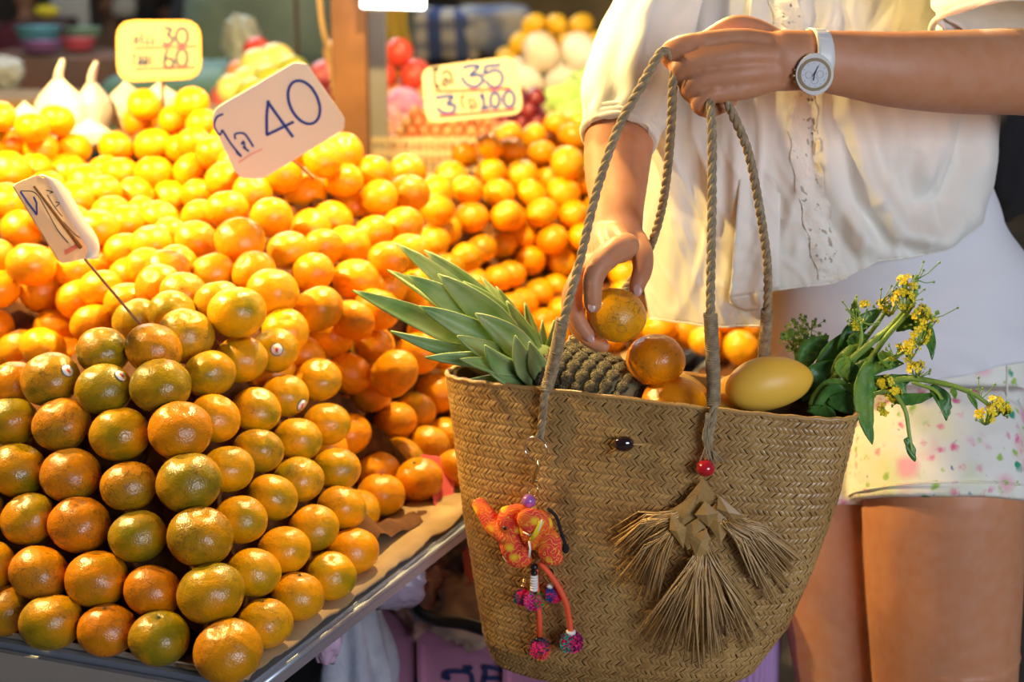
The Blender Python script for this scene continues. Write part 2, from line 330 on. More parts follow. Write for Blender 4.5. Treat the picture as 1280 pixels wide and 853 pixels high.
# ------------------------------------------------------------------ mandarins
BALLS = [
('L',-0.2742,1.34,0.7303,0.034),('L',-0.3458,1.3638,0.7324,0.0299),('L',-0.4033,1.3881,0.7297,0.0295),('L',-0.4632,1.403,0.7312,0.032),('L',-0.5209,1.4424,0.7249,0.0287),
('L',-0.5821,1.457,0.7267,0.0307),('L',-0.297,1.3851,0.7709,0.034),('L',-0.3604,1.408,0.7628,0.0292),('L',-0.4214,1.4279,0.7667,0.0325),('L',-0.4852,1.4458,0.7657,0.0313),
('L',-0.5444,1.4672,0.7653,0.0293),('L',-0.3141,1.4275,0.8132,0.0335),('L',-0.3826,1.4486,0.8049,0.0298),('L',-0.4497,1.4762,0.807,0.032),('L',-0.5086,1.4969,0.8049,0.0299),
('L',-0.57,1.5185,0.8027,0.0299),('L',-0.3317,1.4695,0.8555,0.0342),('L',-0.3991,1.4901,0.8442,0.0296),('L',-0.4677,1.5183,0.8462,0.0322),('L',-0.5307,1.5402,0.8437,0.0318),
('L',-0.5903,1.5637,0.8444,0.0305),('L',-0.3472,1.5126,0.8978,0.0336),('L',-0.4166,1.5346,0.8863,0.0323),('L',-0.4852,1.5589,0.8894,0.0316),('L',-0.5482,1.5817,0.8851,0.0306),
('L',-0.3753,1.5553,0.9335,0.033),('L',-0.4413,1.5714,0.9252,0.0308),('L',-0.5062,1.598,0.9285,0.0326),('L',-0.5551,1.6289,0.914,0.0285),('L',-0.3931,1.6087,0.9596,0.0317),
('L',-0.4521,1.6193,0.9542,0.0294),('R',-0.2487,1.4034,0.7294,0.0285),('R',-0.2244,1.4675,0.7298,0.0285),('R',-0.1973,1.5293,0.7261,0.0285),('R',-0.1886,1.7199,0.7261,0.03),
('R',-0.1625,1.7737,0.7267,0.0307),('R',-0.1187,1.8256,0.7273,0.0314),('R',-0.2653,1.4461,0.7663,0.0285),('R',-0.2427,1.505,0.7662,0.0285),('R',-0.219,1.5674,0.7665,0.0285),
('R',-0.1948,1.6292,0.766,0.0285),('R',-0.1734,1.8526,0.7266,0.0305),('R',-0.2843,1.4907,0.8065,0.0285),('R',-0.2611,1.5535,0.8076,0.0285),('R',-0.2392,1.6098,0.8072,0.0285),
('R',-0.2045,1.6746,0.7962,0.0285),('R',-0.2021,1.9337,0.7265,0.0305),('R',-0.1468,1.9092,0.7269,0.0309),('R',-0.3037,1.5343,0.8468,0.0285),('R',-0.2808,1.594,0.8468,0.0285),
('R',-0.2468,1.6605,0.8373,0.0285),('R',-0.2204,1.7251,0.8355,0.0285),('R',-0.2148,1.9852,0.7686,0.0306),('R',-0.1579,1.959,0.7624,0.0294),('R',-0.1116,1.9557,0.7306,0.0285),
('R',-0.1337,2.0105,0.7599,0.0285),('R',-0.0904,2.0072,0.7248,0.0285),('R',-0.3239,1.5807,0.8892,0.0285),('R',-0.2901,1.6436,0.8784,0.0285),('R',-0.2661,1.7032,0.8772,0.0285),
('R',-0.2359,1.7768,0.875,0.0285),('R',-0.1893,1.9513,0.8032,0.0285),('R',-0.1068,2.0667,0.7692,0.0318),('R',-0.3375,1.6292,0.9251,0.0299),('R',-0.3138,1.6929,0.9242,0.031),
('R',-0.2815,1.7417,0.9216,0.0285),('M',-0.0712,1.8726,0.7252,0.029),('M',-0.3704,1.6685,0.9603,0.0322),('M',-0.3159,1.6966,0.9797,0.034),('M',-0.3475,1.7502,0.9788,0.0292),
('M',-0.4453,1.7473,0.9576,0.029),('M',-0.3964,1.7217,0.9707,0.029),('M',-0.2453,1.8672,0.9412,0.033),('M',-0.2383,1.9343,0.886,0.029),('M',-0.1877,1.9786,0.8637,0.0318),
('M',-0.2144,1.9216,0.8408,0.0305),('M',-0.1532,1.9017,0.8468,0.0333),('M',-0.1293,2.0239,0.84,0.0321),('M',-0.1793,1.9586,0.9186,0.0318),('M',-0.2055,1.9048,0.9176,0.029),
('M',-0.2104,2.0016,0.9491,0.0324),('M',-0.2666,1.8693,0.8785,0.029),('M',-0.2766,1.797,0.9311,0.029),('M',-0.2959,1.8307,0.9723,0.0331),('M',-0.2626,1.9586,0.9685,0.029),
('M',-0.327,1.8808,0.9863,0.029),('M',-0.3816,1.897,0.9819,0.029),('M',-0.395,1.7821,0.9819,0.029),('M',-0.4354,1.9356,0.9826,0.029),('M',-0.3543,1.9464,1.0139,0.0333),
('M',-0.3358,2.0923,1.0178,0.0307),('M',-0.4001,2.1105,1.0259,0.0309),('M',-0.3763,2.1842,1.0383,0.0291),('M',-0.3101,2.2609,1.0226,0.0333),('M',-0.3367,2.2207,1.0564,0.0296),
('M',-0.2867,2.1383,0.9944,0.0291),('M',-0.2785,2.2288,1.0797,0.0296),('M',-0.2515,2.2594,1.0432,0.0299),('M',-0.2312,2.115,0.9741,0.0317),('M',-0.2987,1.9962,0.9909,0.029),
('M',-0.2412,2.2925,0.9995,0.0321),('M',-0.1992,2.2551,1.0183,0.0291),('M',-0.1589,2.3193,1.0138,0.0333),('M',-0.2004,2.1655,0.9816,0.029),('M',-0.1615,2.211,0.983,0.0318),
('M',-0.1698,2.0491,0.9676,0.029),('M',-0.145,2.1005,0.9674,0.029),('M',-0.2098,2.2992,1.0486,0.029),('M',-0.2614,2.0639,0.9803,0.029),('B',-0.839,2.4933,1.1114,0.029),
('B',-0.7801,2.4781,1.0954,0.029),('B',-0.8369,2.5295,1.0627,0.0316),('B',-0.78,2.5132,1.0561,0.0291),('B',-0.7415,2.5593,1.0506,0.0322),('B',-0.736,2.5058,1.0185,0.034),
('B',-0.7958,2.4017,1.0359,0.034),('B',-0.7757,2.4601,1.0302,0.029),('B',-0.6217,2.5844,1.1204,0.029),('B',-0.6415,2.6297,1.0895,0.0328),('B',-0.5642,2.5555,1.0989,0.029),
('B',-0.5284,2.5258,1.1303,0.029),('B',-0.6553,2.5165,1.0571,0.0304),('B',-0.5932,2.513,1.0607,0.0329),('B',-0.5375,2.4857,1.0587,0.0301),('B',-0.6633,2.4618,1.0269,0.029),
('B',-0.6256,2.419,1.0294,0.029),('B',-0.5688,2.4002,1.0325,0.0318),('B',-0.5095,2.3953,1.0384,0.029),('B',-0.6228,2.2966,1.0203,0.029),('B',-0.6516,2.2452,1.0177,0.029),
('B',-0.5833,2.3362,1.0101,0.029),('B',-0.5336,2.3673,0.9966,0.0326),('B',-0.7282,2.1701,1.027,0.029),('B',-0.5858,2.1946,1.0063,0.029),('B',-0.5607,2.2623,0.9917,0.029),
('B',-0.4677,2.3747,1.0672,0.029),('B',-0.4353,2.2761,1.0417,0.029),('B',-0.4835,2.328,1.0099,0.029),('B',-0.4523,2.1806,1.0017,0.029),('B',-0.4255,2.0122,1.0019,0.029),
('B',-0.4772,2.0991,0.9904,0.029),('B',-0.5039,2.4878,1.0999,0.029),('B',-0.5101,2.4383,1.0757,0.029),('B',-0.6984,2.1327,0.9926,0.0306),('B',-0.6385,1.9752,0.9758,0.033),
('B',-0.7033,2.0208,0.9748,0.029),('B',-0.6383,2.0136,0.9283,0.0313),('B',-0.6872,1.9829,0.9404,0.029),('B',-0.576,1.9607,0.9322,0.029),('B',-0.5922,2.0109,0.9607,0.029),
('B',-0.5352,1.9288,0.9533,0.029),('B',-0.5712,2.0867,0.9556,0.029),('B',-0.6151,1.9832,0.8888,0.029),('B',-0.539,1.8925,0.9152,0.029),('B',-0.5325,2.0537,0.9781,0.029),
('B',-0.5747,2.0834,1.0051,0.029),('B',-0.5553,2.1449,0.999,0.029),('B',-0.4882,2.0226,0.9941,0.029),('B',-0.5167,2.0054,0.9537,0.029),('B',-0.435,1.8791,0.9901,0.029),
('B',-0.435,1.8229,0.9814,0.029),('B',-0.4931,1.8916,0.9446,0.029),('B',-0.6591,1.9604,0.8641,0.029),('B',-0.7016,1.9902,0.885,0.029),('B',-0.5921,1.9452,0.8562,0.029),
('B',-0.6518,2.1111,1.0173,0.029),('B',-0.4829,1.9657,0.974,0.029),('B',-0.7051,1.9746,0.8373,0.029),('Q',-0.1286,2.5698,0.9445,0.0308),('Q',-0.1201,2.6165,0.8982,0.033),
('Q',-0.137,2.5556,0.8914,0.0316),('Q',-0.0725,2.6648,0.9133,0.0313),('Q',-0.1115,2.7698,0.9699,0.0315),('Q',-0.0803,2.7019,0.9573,0.0301),('Q',-0.086,2.8618,0.9991,0.0285),
('Q',-0.04,2.8252,0.9674,0.0314),('Q',-0.0243,2.7769,0.9376,0.0308),('Q',-0.0103,2.6784,0.9138,0.0305),('Q',-0.0538,2.6403,0.8618,0.0283),('Q',-0.0756,2.5142,0.8724,0.027),
('Q',-0.0189,2.7193,0.8516,0.0277),('Q',-0.1053,2.4464,0.8705,0.027),('Q',-0.0003,2.8752,1.0031,0.0287),('Q',-0.042,2.8363,1.0164,0.027),('Q',0.0554,2.9172,0.9919,0.0292),
('Q',0.0943,3.0304,0.9999,0.0284),('Q',0.0422,2.9702,1.0189,0.027),('Q',0.1331,3.0255,1.0389,0.027),('Q',0.1168,2.9545,1.0193,0.0299),('Q',0.0878,2.9977,1.0374,0.027),
('Q',0.1044,2.8276,0.9876,0.033),('Q',0.0956,2.8151,0.9327,0.0329),('Q',0.0191,2.8428,0.9633,0.0315),('Q',0.0367,2.7962,0.9336,0.0298),('Q',-0.0037,2.7368,0.9027,0.0305),
('Q',0.0555,2.7482,0.9073,0.0309),('Q',0.1134,2.7707,0.8991,0.0295),('Q',0.021,2.7629,0.8619,0.0295),('Q',0.0738,2.7282,0.8599,0.0308),('Q',0.1326,2.7338,0.864,0.0293),
('Q',0.1357,2.8584,0.9494,0.0301),('Q',0.0688,2.8651,0.947,0.027),('Q',0.0336,2.7233,0.8224,0.0293),('Q',0.0934,2.7509,0.8152,0.0295),('Q',-0.001,2.6673,0.8096,0.0271),
('Q',-0.0239,2.6193,0.8129,0.027),('Q',0.0512,2.6831,0.7728,0.0274),('Q',0.0837,2.7257,0.7729,0.027),('Q',0.0219,2.6392,0.765,0.027),('Q',-0.0655,2.5863,0.8114,0.027),
('Q',0.0544,2.6176,0.7294,0.0301),('Q',0.0002,2.5908,0.7685,0.027),('Q',0.1133,2.6006,0.726,0.0298),('Q',0.091,2.6559,0.7461,0.0272),('Q',-0.0435,2.6415,0.7744,0.027),
('Q',0.2503,2.4992,0.751,0.0301),('Q',0.2971,2.5297,0.734,0.0301),('Q',0.3218,2.448,0.7449,0.0281),('Q',0.3789,2.4116,0.7409,0.0329),('Q',0.1539,2.7263,0.8159,0.0293),
('Q',0.1375,2.663,0.7711,0.0288),('Q',0.3566,2.4725,0.7756,0.0281),('m',-0.1204,2.0848,0.8622,0.03),('r',-0.005,2.1038,0.7488,0.03),('q',0.2041,2.7401,0.8556,0.0285),
('q',-0.0406,2.6066,0.737,0.0285),('q',0.1896,2.8377,0.9491,0.0285),('r',0.0062,2.0457,0.7283,0.03),('r',0.0414,2.1391,0.731,0.03),('m',-0.0965,2.1156,0.8202,0.03),
('b',-0.7573,2.5388,1.1002,0.03),('m',-0.2613,2.1924,0.9965,0.03),('q',-0.1412,2.1386,0.9079,0.0285),('q',0.1685,2.8983,0.9744,0.0285),('r',-0.0094,2.2808,0.7491,0.03),
('b',-0.7284,2.3635,1.0156,0.03),('r',0.0458,2.2057,0.7436,0.03),('q',0.2009,2.6453,0.7778,0.0285),('q',-0.0823,2.408,0.7864,0.03),('q',0.2254,2.5599,0.7396,0.0285),
('m',-0.1651,2.4062,1.0357,0.03),('q',0.1839,2.7958,0.8792,0.03),('r',0.0668,2.3222,0.7415,0.03),('q',-0.0114,2.5233,0.7325,0.03),('q',0.1695,2.7788,0.8313,0.0285),
('r',0.0336,2.3737,0.7434,0.03),('q',-0.098,2.4973,0.8212,0.0285),('q',-0.1766,2.0824,0.9188,0.03),('q',0.2054,2.6988,0.8019,0.03),('m',-0.0686,2.2933,0.7656,0.03),
('r',-0.0737,2.1339,0.7568,0.03),('m',-0.1231,2.2867,0.8427,0.03),('m',-0.3183,2.2785,1.0877,0.03),('q',0.0708,2.531,0.7276,0.0285),('r',-0.0384,2.1891,0.7491,0.03),
('q',0.182,2.6041,0.7416,0.03),('r',0.1041,2.3745,0.7269,0.03),('b',-0.606,1.897,0.882,0.03),('b',-0.6373,2.1657,0.9965,0.03),('b',-0.6248,2.1042,0.9709,0.03),
('q',-0.1326,2.2653,0.9078,0.0285),('q',0.1681,2.9882,1.0031,0.0285),('m',-0.0382,2.3594,0.7497,0.03),('b',-0.7186,2.2361,1.0187,0.03),('r',-0.1797,1.593,0.7274,0.03),
('q',0.4029,2.4902,0.7533,0.0285),('q',-0.0068,2.9355,1.024,0.0285),('q',-0.1296,2.6304,0.9673,0.0285),('m',-0.3803,2.2573,1.0693,0.03),('q',-0.0615,2.4499,0.7537,0.03),
('r',-0.0601,2.0623,0.7333,0.03),('q',0.1272,2.4996,0.7254,0.0285),('m',-0.4254,2.3317,1.056,0.03),('q',0.1642,2.846,0.9015,0.03),('b',-0.6732,2.3868,1.0217,0.03),
('q',0.1677,2.5447,0.7256,0.03),('r',-0.21,1.8555,0.7784,0.03),('m',-0.1509,2.1766,0.8674,0.03),('r',-0.2926,1.7843,0.8787,0.03),('q',-0.1197,2.3392,0.8658,0.03),
('q',-0.0673,2.5455,0.7761,0.03),('r',-0.2304,1.7625,0.7898,0.03),('m',-0.0821,2.2333,0.7568,0.03),('m',-0.2552,2.2993,1.0815,0.03),('q',0.3574,2.4851,0.7251,0.0285),
('b',-0.4529,2.4283,1.0814,0.03),('b',-0.5152,2.195,0.9961,0.03),]

BXY = np.array([(b[1], b[2], b[3]) for b in BALLS]); 
M_MOUND = mat('dark_filler', (.16, .055, .006), .9, bump=(30, .6, .01), vary=(18, (.08, .025, .004)))  # added filler under the fruit, coloured dark for the shaded gaps
def mound_z(x, y):
    d2 = (BXY[:, 0]-x)**2+(BXY[:, 1]-y)**2; wgt = 1/(d2+.0004)**2
    z = float((wgt*BXY[:, 2]).sum()/wgt.sum()); 
    near = math.sqrt(d2.min()); return z-max(0, near-.05)*1.2
bm = bmesh.new()
def mf(u, v):
    a = .035+u*1.28; b = .035+v*1.75; p = TB(a, b); h = .02; z = mound_z(p.x, p.y); sl = math.hypot(mound_z(p.x+h, p.y)-z, mound_z(p.x, p.y+h)-z)/h
    p.z = max(.703, z-.036*math.sqrt(1+min(sl, 2.2)**2))
    return p
grid(bm, mf, 100, 130)
tag(mk('filler_mound', bm, M_MOUND), 'added filler mound under the mandarin heap, dark for the shaded gaps between the fruit', 'packing')
bm = bmesh.new()
def mf2(u, v):
    p = Vector((T2[0][0]+.03, T2[0][1]+.03, 0)).lerp(Vector((T2[1][0]-.5, T2[1][1]+.15, 0)), u).lerp(Vector((T2[3][0], T2[3][1]-.05, 0)).lerp(Vector((T2[2][0]-.5, T2[2][1]-.02, 0)), u), v)
    p.z = max(.692, mound_z(p.x, p.y)-.05); return p
grid(bm, mf2, 40, 40); tag(mk('filler_mound', bm, M_MOUND), 'added dark filler mound on the second table behind the woman', 'packing')
def mandarin_mesh(seed, seg=36, rings=22):
    bm = bmesh.new(); ball(bm, (0, 0, 0), 1, seg, rings)
    for v in bm.verts:
        p = v.co.copy(); r = math.hypot(p.x, p.y); z = p.z
        p.z = z*.88
        k = math.exp(-(r/.22)**2)
        if z > 0: p.z -= .10*k
        else: p.z += .05*k
        n = 1+.03*mnoise.noise(Vector((p.x*1.3+seed*5, p.y*1.3, p.z*1.3)))+.008*math.sin(math.atan2(v.co.y, v.co.x)*9+seed)*max(0, z)*r
        v.co = p*n
    me = bpy.data.meshes.new('mandarin'); bm.to_mesh(me); bm.free(); me.materials.append(M_MAND)
    me.polygons.foreach_set('use_smooth', [True]*len(me.polygons)); return me
MM = [mandarin_mesh(i) for i in range(7)]
bm = bmesh.new()
for k in range(5):
    a = k*2*math.pi/5; vs = [bm.verts.new((math.cos(a+t)*r, math.sin(a+t)*r, z)) for t, r, z in ((-.5, .05, .80), (0, .15, .815), (.5, .05, .80), (0, 0, .83))]; bm.faces.new(vs)
tube(bm, [(0, 0, .78), (0, 0, .86)], .035, 8)
ME_CAL = bpy.data.meshes.new('calyx'); bm.to_mesh(ME_CAL); bm.free(); ME_CAL.materials.append(M_STEM)
M_LABW = mat('sticker_white', (.75, .74, .75), .4); M_LABB = mat('sticker_blue', (.04, .05, .12), .4); M_LABR = mat('sticker_red', (.65, .05, .02), .4)
rng = random.Random(4)
def rand_rot(tilt=.5): 
    return Matrix.Rotation(rng.uniform(0, 6.28), 3, 'Z') @ Matrix.Rotation(rng.uniform(-tilt, tilt), 3, 'X') @ Matrix.Rotation(rng.uniform(0, 6.28), 3, 'Z')
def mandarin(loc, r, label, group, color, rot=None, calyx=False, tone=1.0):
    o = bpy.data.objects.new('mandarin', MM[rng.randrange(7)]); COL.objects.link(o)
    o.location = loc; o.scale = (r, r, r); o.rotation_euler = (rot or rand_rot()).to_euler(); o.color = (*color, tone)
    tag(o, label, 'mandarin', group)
    if calyx:
        c = bpy.data.objects.new('calyx', ME_CAL); COL.objects.link(c); c.parent = o
    return o
def sticker(o, px, py, rpx):
    """round fruit sticker, a shallow cap following the peel, centred where the view ray meets the fruit"""
    loc = o.location; r = o.scale[0]; c = Vector((0, 0, CZ)); dirv = ray(px, py).normalized()
    oc = c-loc; bq = oc.dot(dirv); disc = bq*bq-(oc.dot(oc)-r*r); t = -bq-math.sqrt(max(disc, 0)); n = (c+dirv*t-loc).normalized()
    rs = .0078; tan = n.orthogonal().normalized(); bt = n.cross(tan); inv = (Matrix.LocRotScale(loc, o.rotation_euler, o.scale)).inverted()
    mw = Matrix.LocRotScale(loc, o.rotation_euler, o.scale); bmq = bmesh.new(); bmq.from_mesh(o.data); from_bvh = __import__('mathutils.bvhtree', fromlist=['BVHTree']).BVHTree.FromBMesh(bmq)
    def onpeel(p, off):
        a = inv @ (p+n*.03); b = inv @ p; d = (b-a).normalized(); h = from_bvh.ray_cast(a, d)
        q = mw @ h[0] if h[0] else p; return inv @ (q+n*off)
    bm = bmesh.new(); prev = None
    for k, (rr, off, mi) in enumerate(((0, .0009, 2), (.30, .0009, 2), (.30, .0008, 0), (.86, .0007, 0), (.86, .00068, 1), (1.0, .0005, 1))):
        ring = [bm.verts.new(onpeel(loc+n*r+(tan*math.cos(a)+bt*math.sin(a))*rs*rr*(1+(.25*math.sin(2*a) if k == 1 else 0)), off)) for a in [i*math.pi/10 for i in range(20)]] if rr else [bm.verts.new(onpeel(loc+n*r, off))]
        if prev is not None:
            for i in range(20):
                f = bm.faces.new((prev[0], ring[i], ring[(i+1) % 20]) if len(prev) == 1 else (prev[i], ring[i], ring[(i+1) % 20], prev[(i+1) % 20])); f.material_index = mi
        prev = ring
    bmq.free()
    me = bpy.data.meshes.new('sticker'); bm.to_mesh(me); bm.free()
    for m in (M_LABW, M_LABB, M_LABR): me.materials.append(m)
    me.polygons.foreach_set('use_smooth', [True]*len(me.polygons))
    s = bpy.data.objects.new('sticker', me); COL.objects.link(s); s.parent = o; s['label'] = 'round white sticker with blue rim and red centre'
ORD = ['first', 'second', 'third', 'fourth', 'fifth', 'sixth', 'seventh', 'eighth']
rows = [6, 5, 5, 5, 4, 4, 2]; LROW = [k for k, n in enumerate(rows) for _ in range(n)]; LPOS = [i for n in rows for i in range(n)]
rrows = [6, 5, 6, 9, 6, 3]; RROW = [k for k, n in enumerate(rrows) for _ in range(n)]; RPOS = [i for n in rrows for i in range(n)]
GRP = {'L': 'mandarins on the left face of the front pyramid', 'R': 'mandarins on the right face of the front pyramid', 'M': 'orange mandarins in the middle of the heap',
       'B': 'bright yellow mandarins at the back left of the heap', 'Q': 'small mandarins heaped behind the pineapple crown and bag'}
LBL = {'M': 'orange mandarin in the middle of the heap, above and behind the front pyramid', 'B': 'brightly lit yellow mandarin in the back left of the heap near the plastic bags',
       'Q': 'small orange mandarin heaped at the back right beyond the pineapple crown and the woven bag'}
LCOL = {(0, 0): (.3, .45, .55), (0, 1): (.95, .2, .6), (0, 2): (.1, .5, .0), (0, 3): (.6, .4, .6), (0, 4): (.65, .4, .5), (1, 0): (.75, .35, .9), (1, 1): (.0, .6, .0), (1, 2): (.2, .5, .3), (1, 3): (.15, .6, .3),
        (2, 0): (.55, .75, .7), (2, 1): (.75, .5, .9), (2, 2): (.1, .9, .0), (2, 3): (.65, .5, .4), (3, 0): (.68, .4, .7), (3, 1): (.4, .95, .7), (3, 2): (.4, .8, .2), (3, 3): (.9, .3, .3),
        (4, 0): (.15, .3, .35), (4, 1): (.65, .3, .8), (4, 2): (.6, .9, .4), (4, 3): (.95, .3, .3), (5, 0): (.9, .5, .8), (5, 1): (.9, .2, .8), (5, 2): (.8, .8, .6), (5, 3): (.2, .3, .3), (6, 0): (.4, .5, .6), (6, 1): (.6, .6, .5)}
cnt = {k: 0 for k in 'LRMBQrmbq'}; BALLOBJ = []
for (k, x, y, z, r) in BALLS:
    i = cnt[k]; cnt[k] += 1; cal = False
    if k.islower(): k = {'r': 'M'}.get(k, k.upper()); i += 500
    if k == 'L':
        rw, ps = LROW[i], LPOS[i]
        lab = ('corner mandarin' if ps == 0 else ORD[ps-1]+' mandarin left of the corner ridge')+', '+('bottom row' if rw == 0 else ORD[rw]+' row from the bottom')+' on the front pyramid'
        c = LCOL.get((rw, ps), (.6, .5, .4)); cal = (rw == 0 and ps in (2, 1))
        rot = Matrix.Rotation(rng.uniform(0, 6.28), 3, 'Z') @ Matrix.Rotation(rng.uniform(-.25, .25), 3, 'X')
        if not cal: rot = rand_rot(.5)
    elif k == 'R':
        rw, ps = RROW[i], RPOS[i]
        lab = ORD[ps].replace('first', 'nearest')+' mandarin along the right slope of the front pyramid, '+('bottom row' if rw == 0 else ORD[rw]+' row from the bottom') if ps < 8 else 'farthest mandarin along the right slope of the front pyramid, fourth row from the bottom'
        c = (rng.uniform(.3, .6), rng.uniform(.2, .6), rng.uniform(.6, 1)); cal = (rw, ps) in ((0, 0), (0, 1), (0, 3), (0, 5), (0, 4))
        if rw == 0 and ps == 5: c = (0, .1, .1)
        if ps >= 4: c = (rng.uniform(.1, .35), rng.uniform(.2, .5), rng.uniform(.3, .8))
        rot = Matrix.Rotation(rng.uniform(0, 6.28), 3, 'Z') @ Matrix.Rotation(rng.uniform(-.3, .3), 3, 'X') if cal else rand_rot(.6)
    else:
        lab = LBL[k]; a, b_, d_ = proj((x, y, z)); c = (rng.uniform(.0, .3), rng.uniform(.0, .35), rng.uniform(.2, .9)); rot = rand_rot(.9)
        if k == 'Q': c = (rng.uniform(.1, .3), rng.uniform(.1, .4), rng.uniform(.4, .9))
        if k == 'M' and i in (4, 5, 3): c = (.75, .6, .8)
        if k == 'M' and i in (1, 2): c = ((.35, .7, .7), (.5, .4, 1))[i-1]
        if k == 'M':
            names = {1: 'brown-flecked orange mandarin on the summit of the front pyramid', 2: 'large yellow-green mandarin on the summit of the front pyramid',
                     0: 'orange mandarin alone on the table right of the pink card', 4: 'greenish mandarin on the summit of the pyramid where the bare stick goes in', 5: 'brownish mandarin behind the summit of the front pyramid'}
            lab = names.get(i, lab)
    o = mandarin((x, y, z), r, lab, GRP[k], c, rot, cal, {'L': .68, 'R': .88, 'M': 1.0}.get(k, 1.0)); BALLOBJ.append((k, i, o))  # pyramid peel darkened per face as painted shade, left face most
NUM = 'leftmost second third fourth fifth sixth seventh eighth ninth tenth eleventh twelfth'.split(); RANK = 'top second third fourth fifth sixth seventh eighth ninth tenth eleventh twelfth thirteenth'.split()
for kk, per, what in (('M', 9, 'middle heap of orange mandarins'), ('B', 10, 'bright heap at the back left'), ('Q', 10, 'back right heap beyond the bag')):
    L_ = sorted([(proj(o.location)[1], o) for (a, b, o) in BALLOBJ if a == kk and o['label'] == LBL[kk]], key=lambda t: t[0]); L_ = [o for _, o in L_]
    for r_ in range(0, len(L_), per):
        for j_, o in enumerate(sorted(L_[r_:r_+per], key=lambda o: proj(o.location)[0])):
            o['label'] = 'mandarin, '+(NUM[j_] if j_ == 0 else NUM[j_]+' from left')+', '+RANK[r_//per]+' rank down of the '+what
def find(k, i): return [o for (a, b, o) in BALLOBJ if a == k and b == i][0]
for (k, i, sx, sy, extra) in (('L', 27, 85, 463, 'mottled green mandarin with a round sticker, left edge of the summit'), ('L', 26, 152, 469, 'green mandarin with a round sticker just left of the ridge'),
                       ('R', 34, 346, 437, 'green mandarin with a round sticker facing forward, right of the summit'), ('R', 28, 378, 507, 'mandarin with a round sticker seen edge-on, right slope')):
    o = find(k, i); sticker(o, sx, sy, 10); o['label'] = extra
# ------------------------------------------------------------------ price signs
M_SIGN = mat('sign_card', (.78, .70, .58), .55); M_SIGNY = mat('sign_border', (.85, .45, .05), .5)
M_INKB = mat('blue_marker', (.010, .045, .30), .5); M_INKD = mat('dark_marker', (.012, .012, .05), .5); M_INKN = mat('navy_marker', (.004, .008, .05), .5); M_INKR = mat('red_marker', (.55, .05, .05), .6); M_TAPE = mat('red_tape', (.70, .18, .12), .5)
def plane_of(pts3):
    a, b, c = pts3[0], pts3[1], pts3[2]; n = (b-a).cross(c-a).normalized()
    if n.dot(Vector((0, 0, CZ))-a) < 0: n = -n
    return a, n
def onpl(px, py, pl, off=0):
    r = ray(px, py); o = Vector((0, 0, CZ)); t = (pl[0]-o).dot(pl[1])/r.dot(pl[1]); return o+r*t+pl[1]*off
def rounded(pts, k=.22, n=4):
    out = []; m = len(pts)
    for i in range(m):
        p = Vector(pts[i]); a = Vector(pts[i-1]); b = Vector(pts[(i+1) % m]); L = min((a-p).length, (b-p).length)*k
        q0 = p+(a-p).normalized()*L; q1 = p+(b-p).normalized()*L
        for j in range(n+1):
            t = j/n; out.append(tuple(q0*(1-t)**2+p*2*t*(1-t)+q1*t*t))
    return out
def plate(name, outline, pl, th, m, parent, off=0):
    bm = bmesh.new(); f = [bm.verts.new(onpl(x, y, pl, off)) for x, y in outline]; b = [bm.verts.new(onpl(x, y, pl, off)-pl[1]*th) for x, y in outline]; n = len(f)
    bm.faces.new(f); bm.faces.new(b)
    for i in range(n): bm.faces.new((f[i], f[(i+1) % n], b[(i+1) % n], b[i]))
    return mk(name, bm, m, parent, smooth=False)
def stroke(bm, pts, wpx, pl, off=.0007, smooth=True):
    q = catmull(pts, 6) if smooth and len(pts) > 2 else pts
    q = [onpl(a[0], a[1], pl, off) for a in q]; L = []
    for i, p in enumerate(q):
        t = (q[min(i+1, len(q)-1)]-q[max(i-1, 0)]).normalized(); s = t.cross(pl[1]); d = proj(p)[2]; wv = wpx*d/F/2
        L.append((bm.verts.new(p+s*wv), bm.verts.new(p-s*wv)))
    for a, b in zip(L, L[1:]): bm.faces.new((a[0], b[0], b[1], a[1]))
def oval(cx, cy, rx, ry, a0=0, a1=360, rot=0):
    return [(cx+rx*math.cos(R_(a))*math.cos(R_(rot))-ry*math.sin(R_(a))*math.sin(R_(rot)), cy+rx*math.cos(R_(a))*math.sin(R_(rot))+ry*math.sin(R_(a))*math.cos(R_(rot))) for a in np.linspace(a0, a1, 14)]
M_SIGNC = mat('sign_card_yellowed', (.46, .34, .13), .55)
def sign(loc, label, outline, ds, groups, stick, border=None, rk=.22, board=None):
    board = board or M_SIGN
    t = thing('price_sign', loc, label, 'price sign', 'handwritten price signs')
    pl = plane_of([P(*outline[0], ds[0]), P(*outline[1], ds[1]), P(*outline[2], ds[2])])
    o2 = rounded(outline, rk)
    if border:
        plate('sign_edge', o2, pl, .004, M_SIGNY, t, -.0005)
        c = (sum(p[0] for p in outline)/len(outline), sum(p[1] for p in outline)/len(outline))
        plate('sign_board', [(c[0]+(x-c[0])*.955, c[1]+(y-c[1])*.93) for x, y in o2], pl, .002, board, t, .0002)
    else: plate('sign_board', o2, pl, .003, board, t)
    for nm, m, wpx, strokes in groups:
        bm = bmesh.new()
        for s in strokes: stroke(bm, s, wpx, pl)
        mk(nm, bm, m, t, smooth=False)
    bm = bmesh.new(); tube(bm, [P(*a) for a in stick[0]], stick[1], 8); mk('stick', bm, M_WOODST, t)
    return t, pl
def cr(pts, x0, y0, sc): return [(x0+a/sc, y0+b/sc) for a, b in pts]
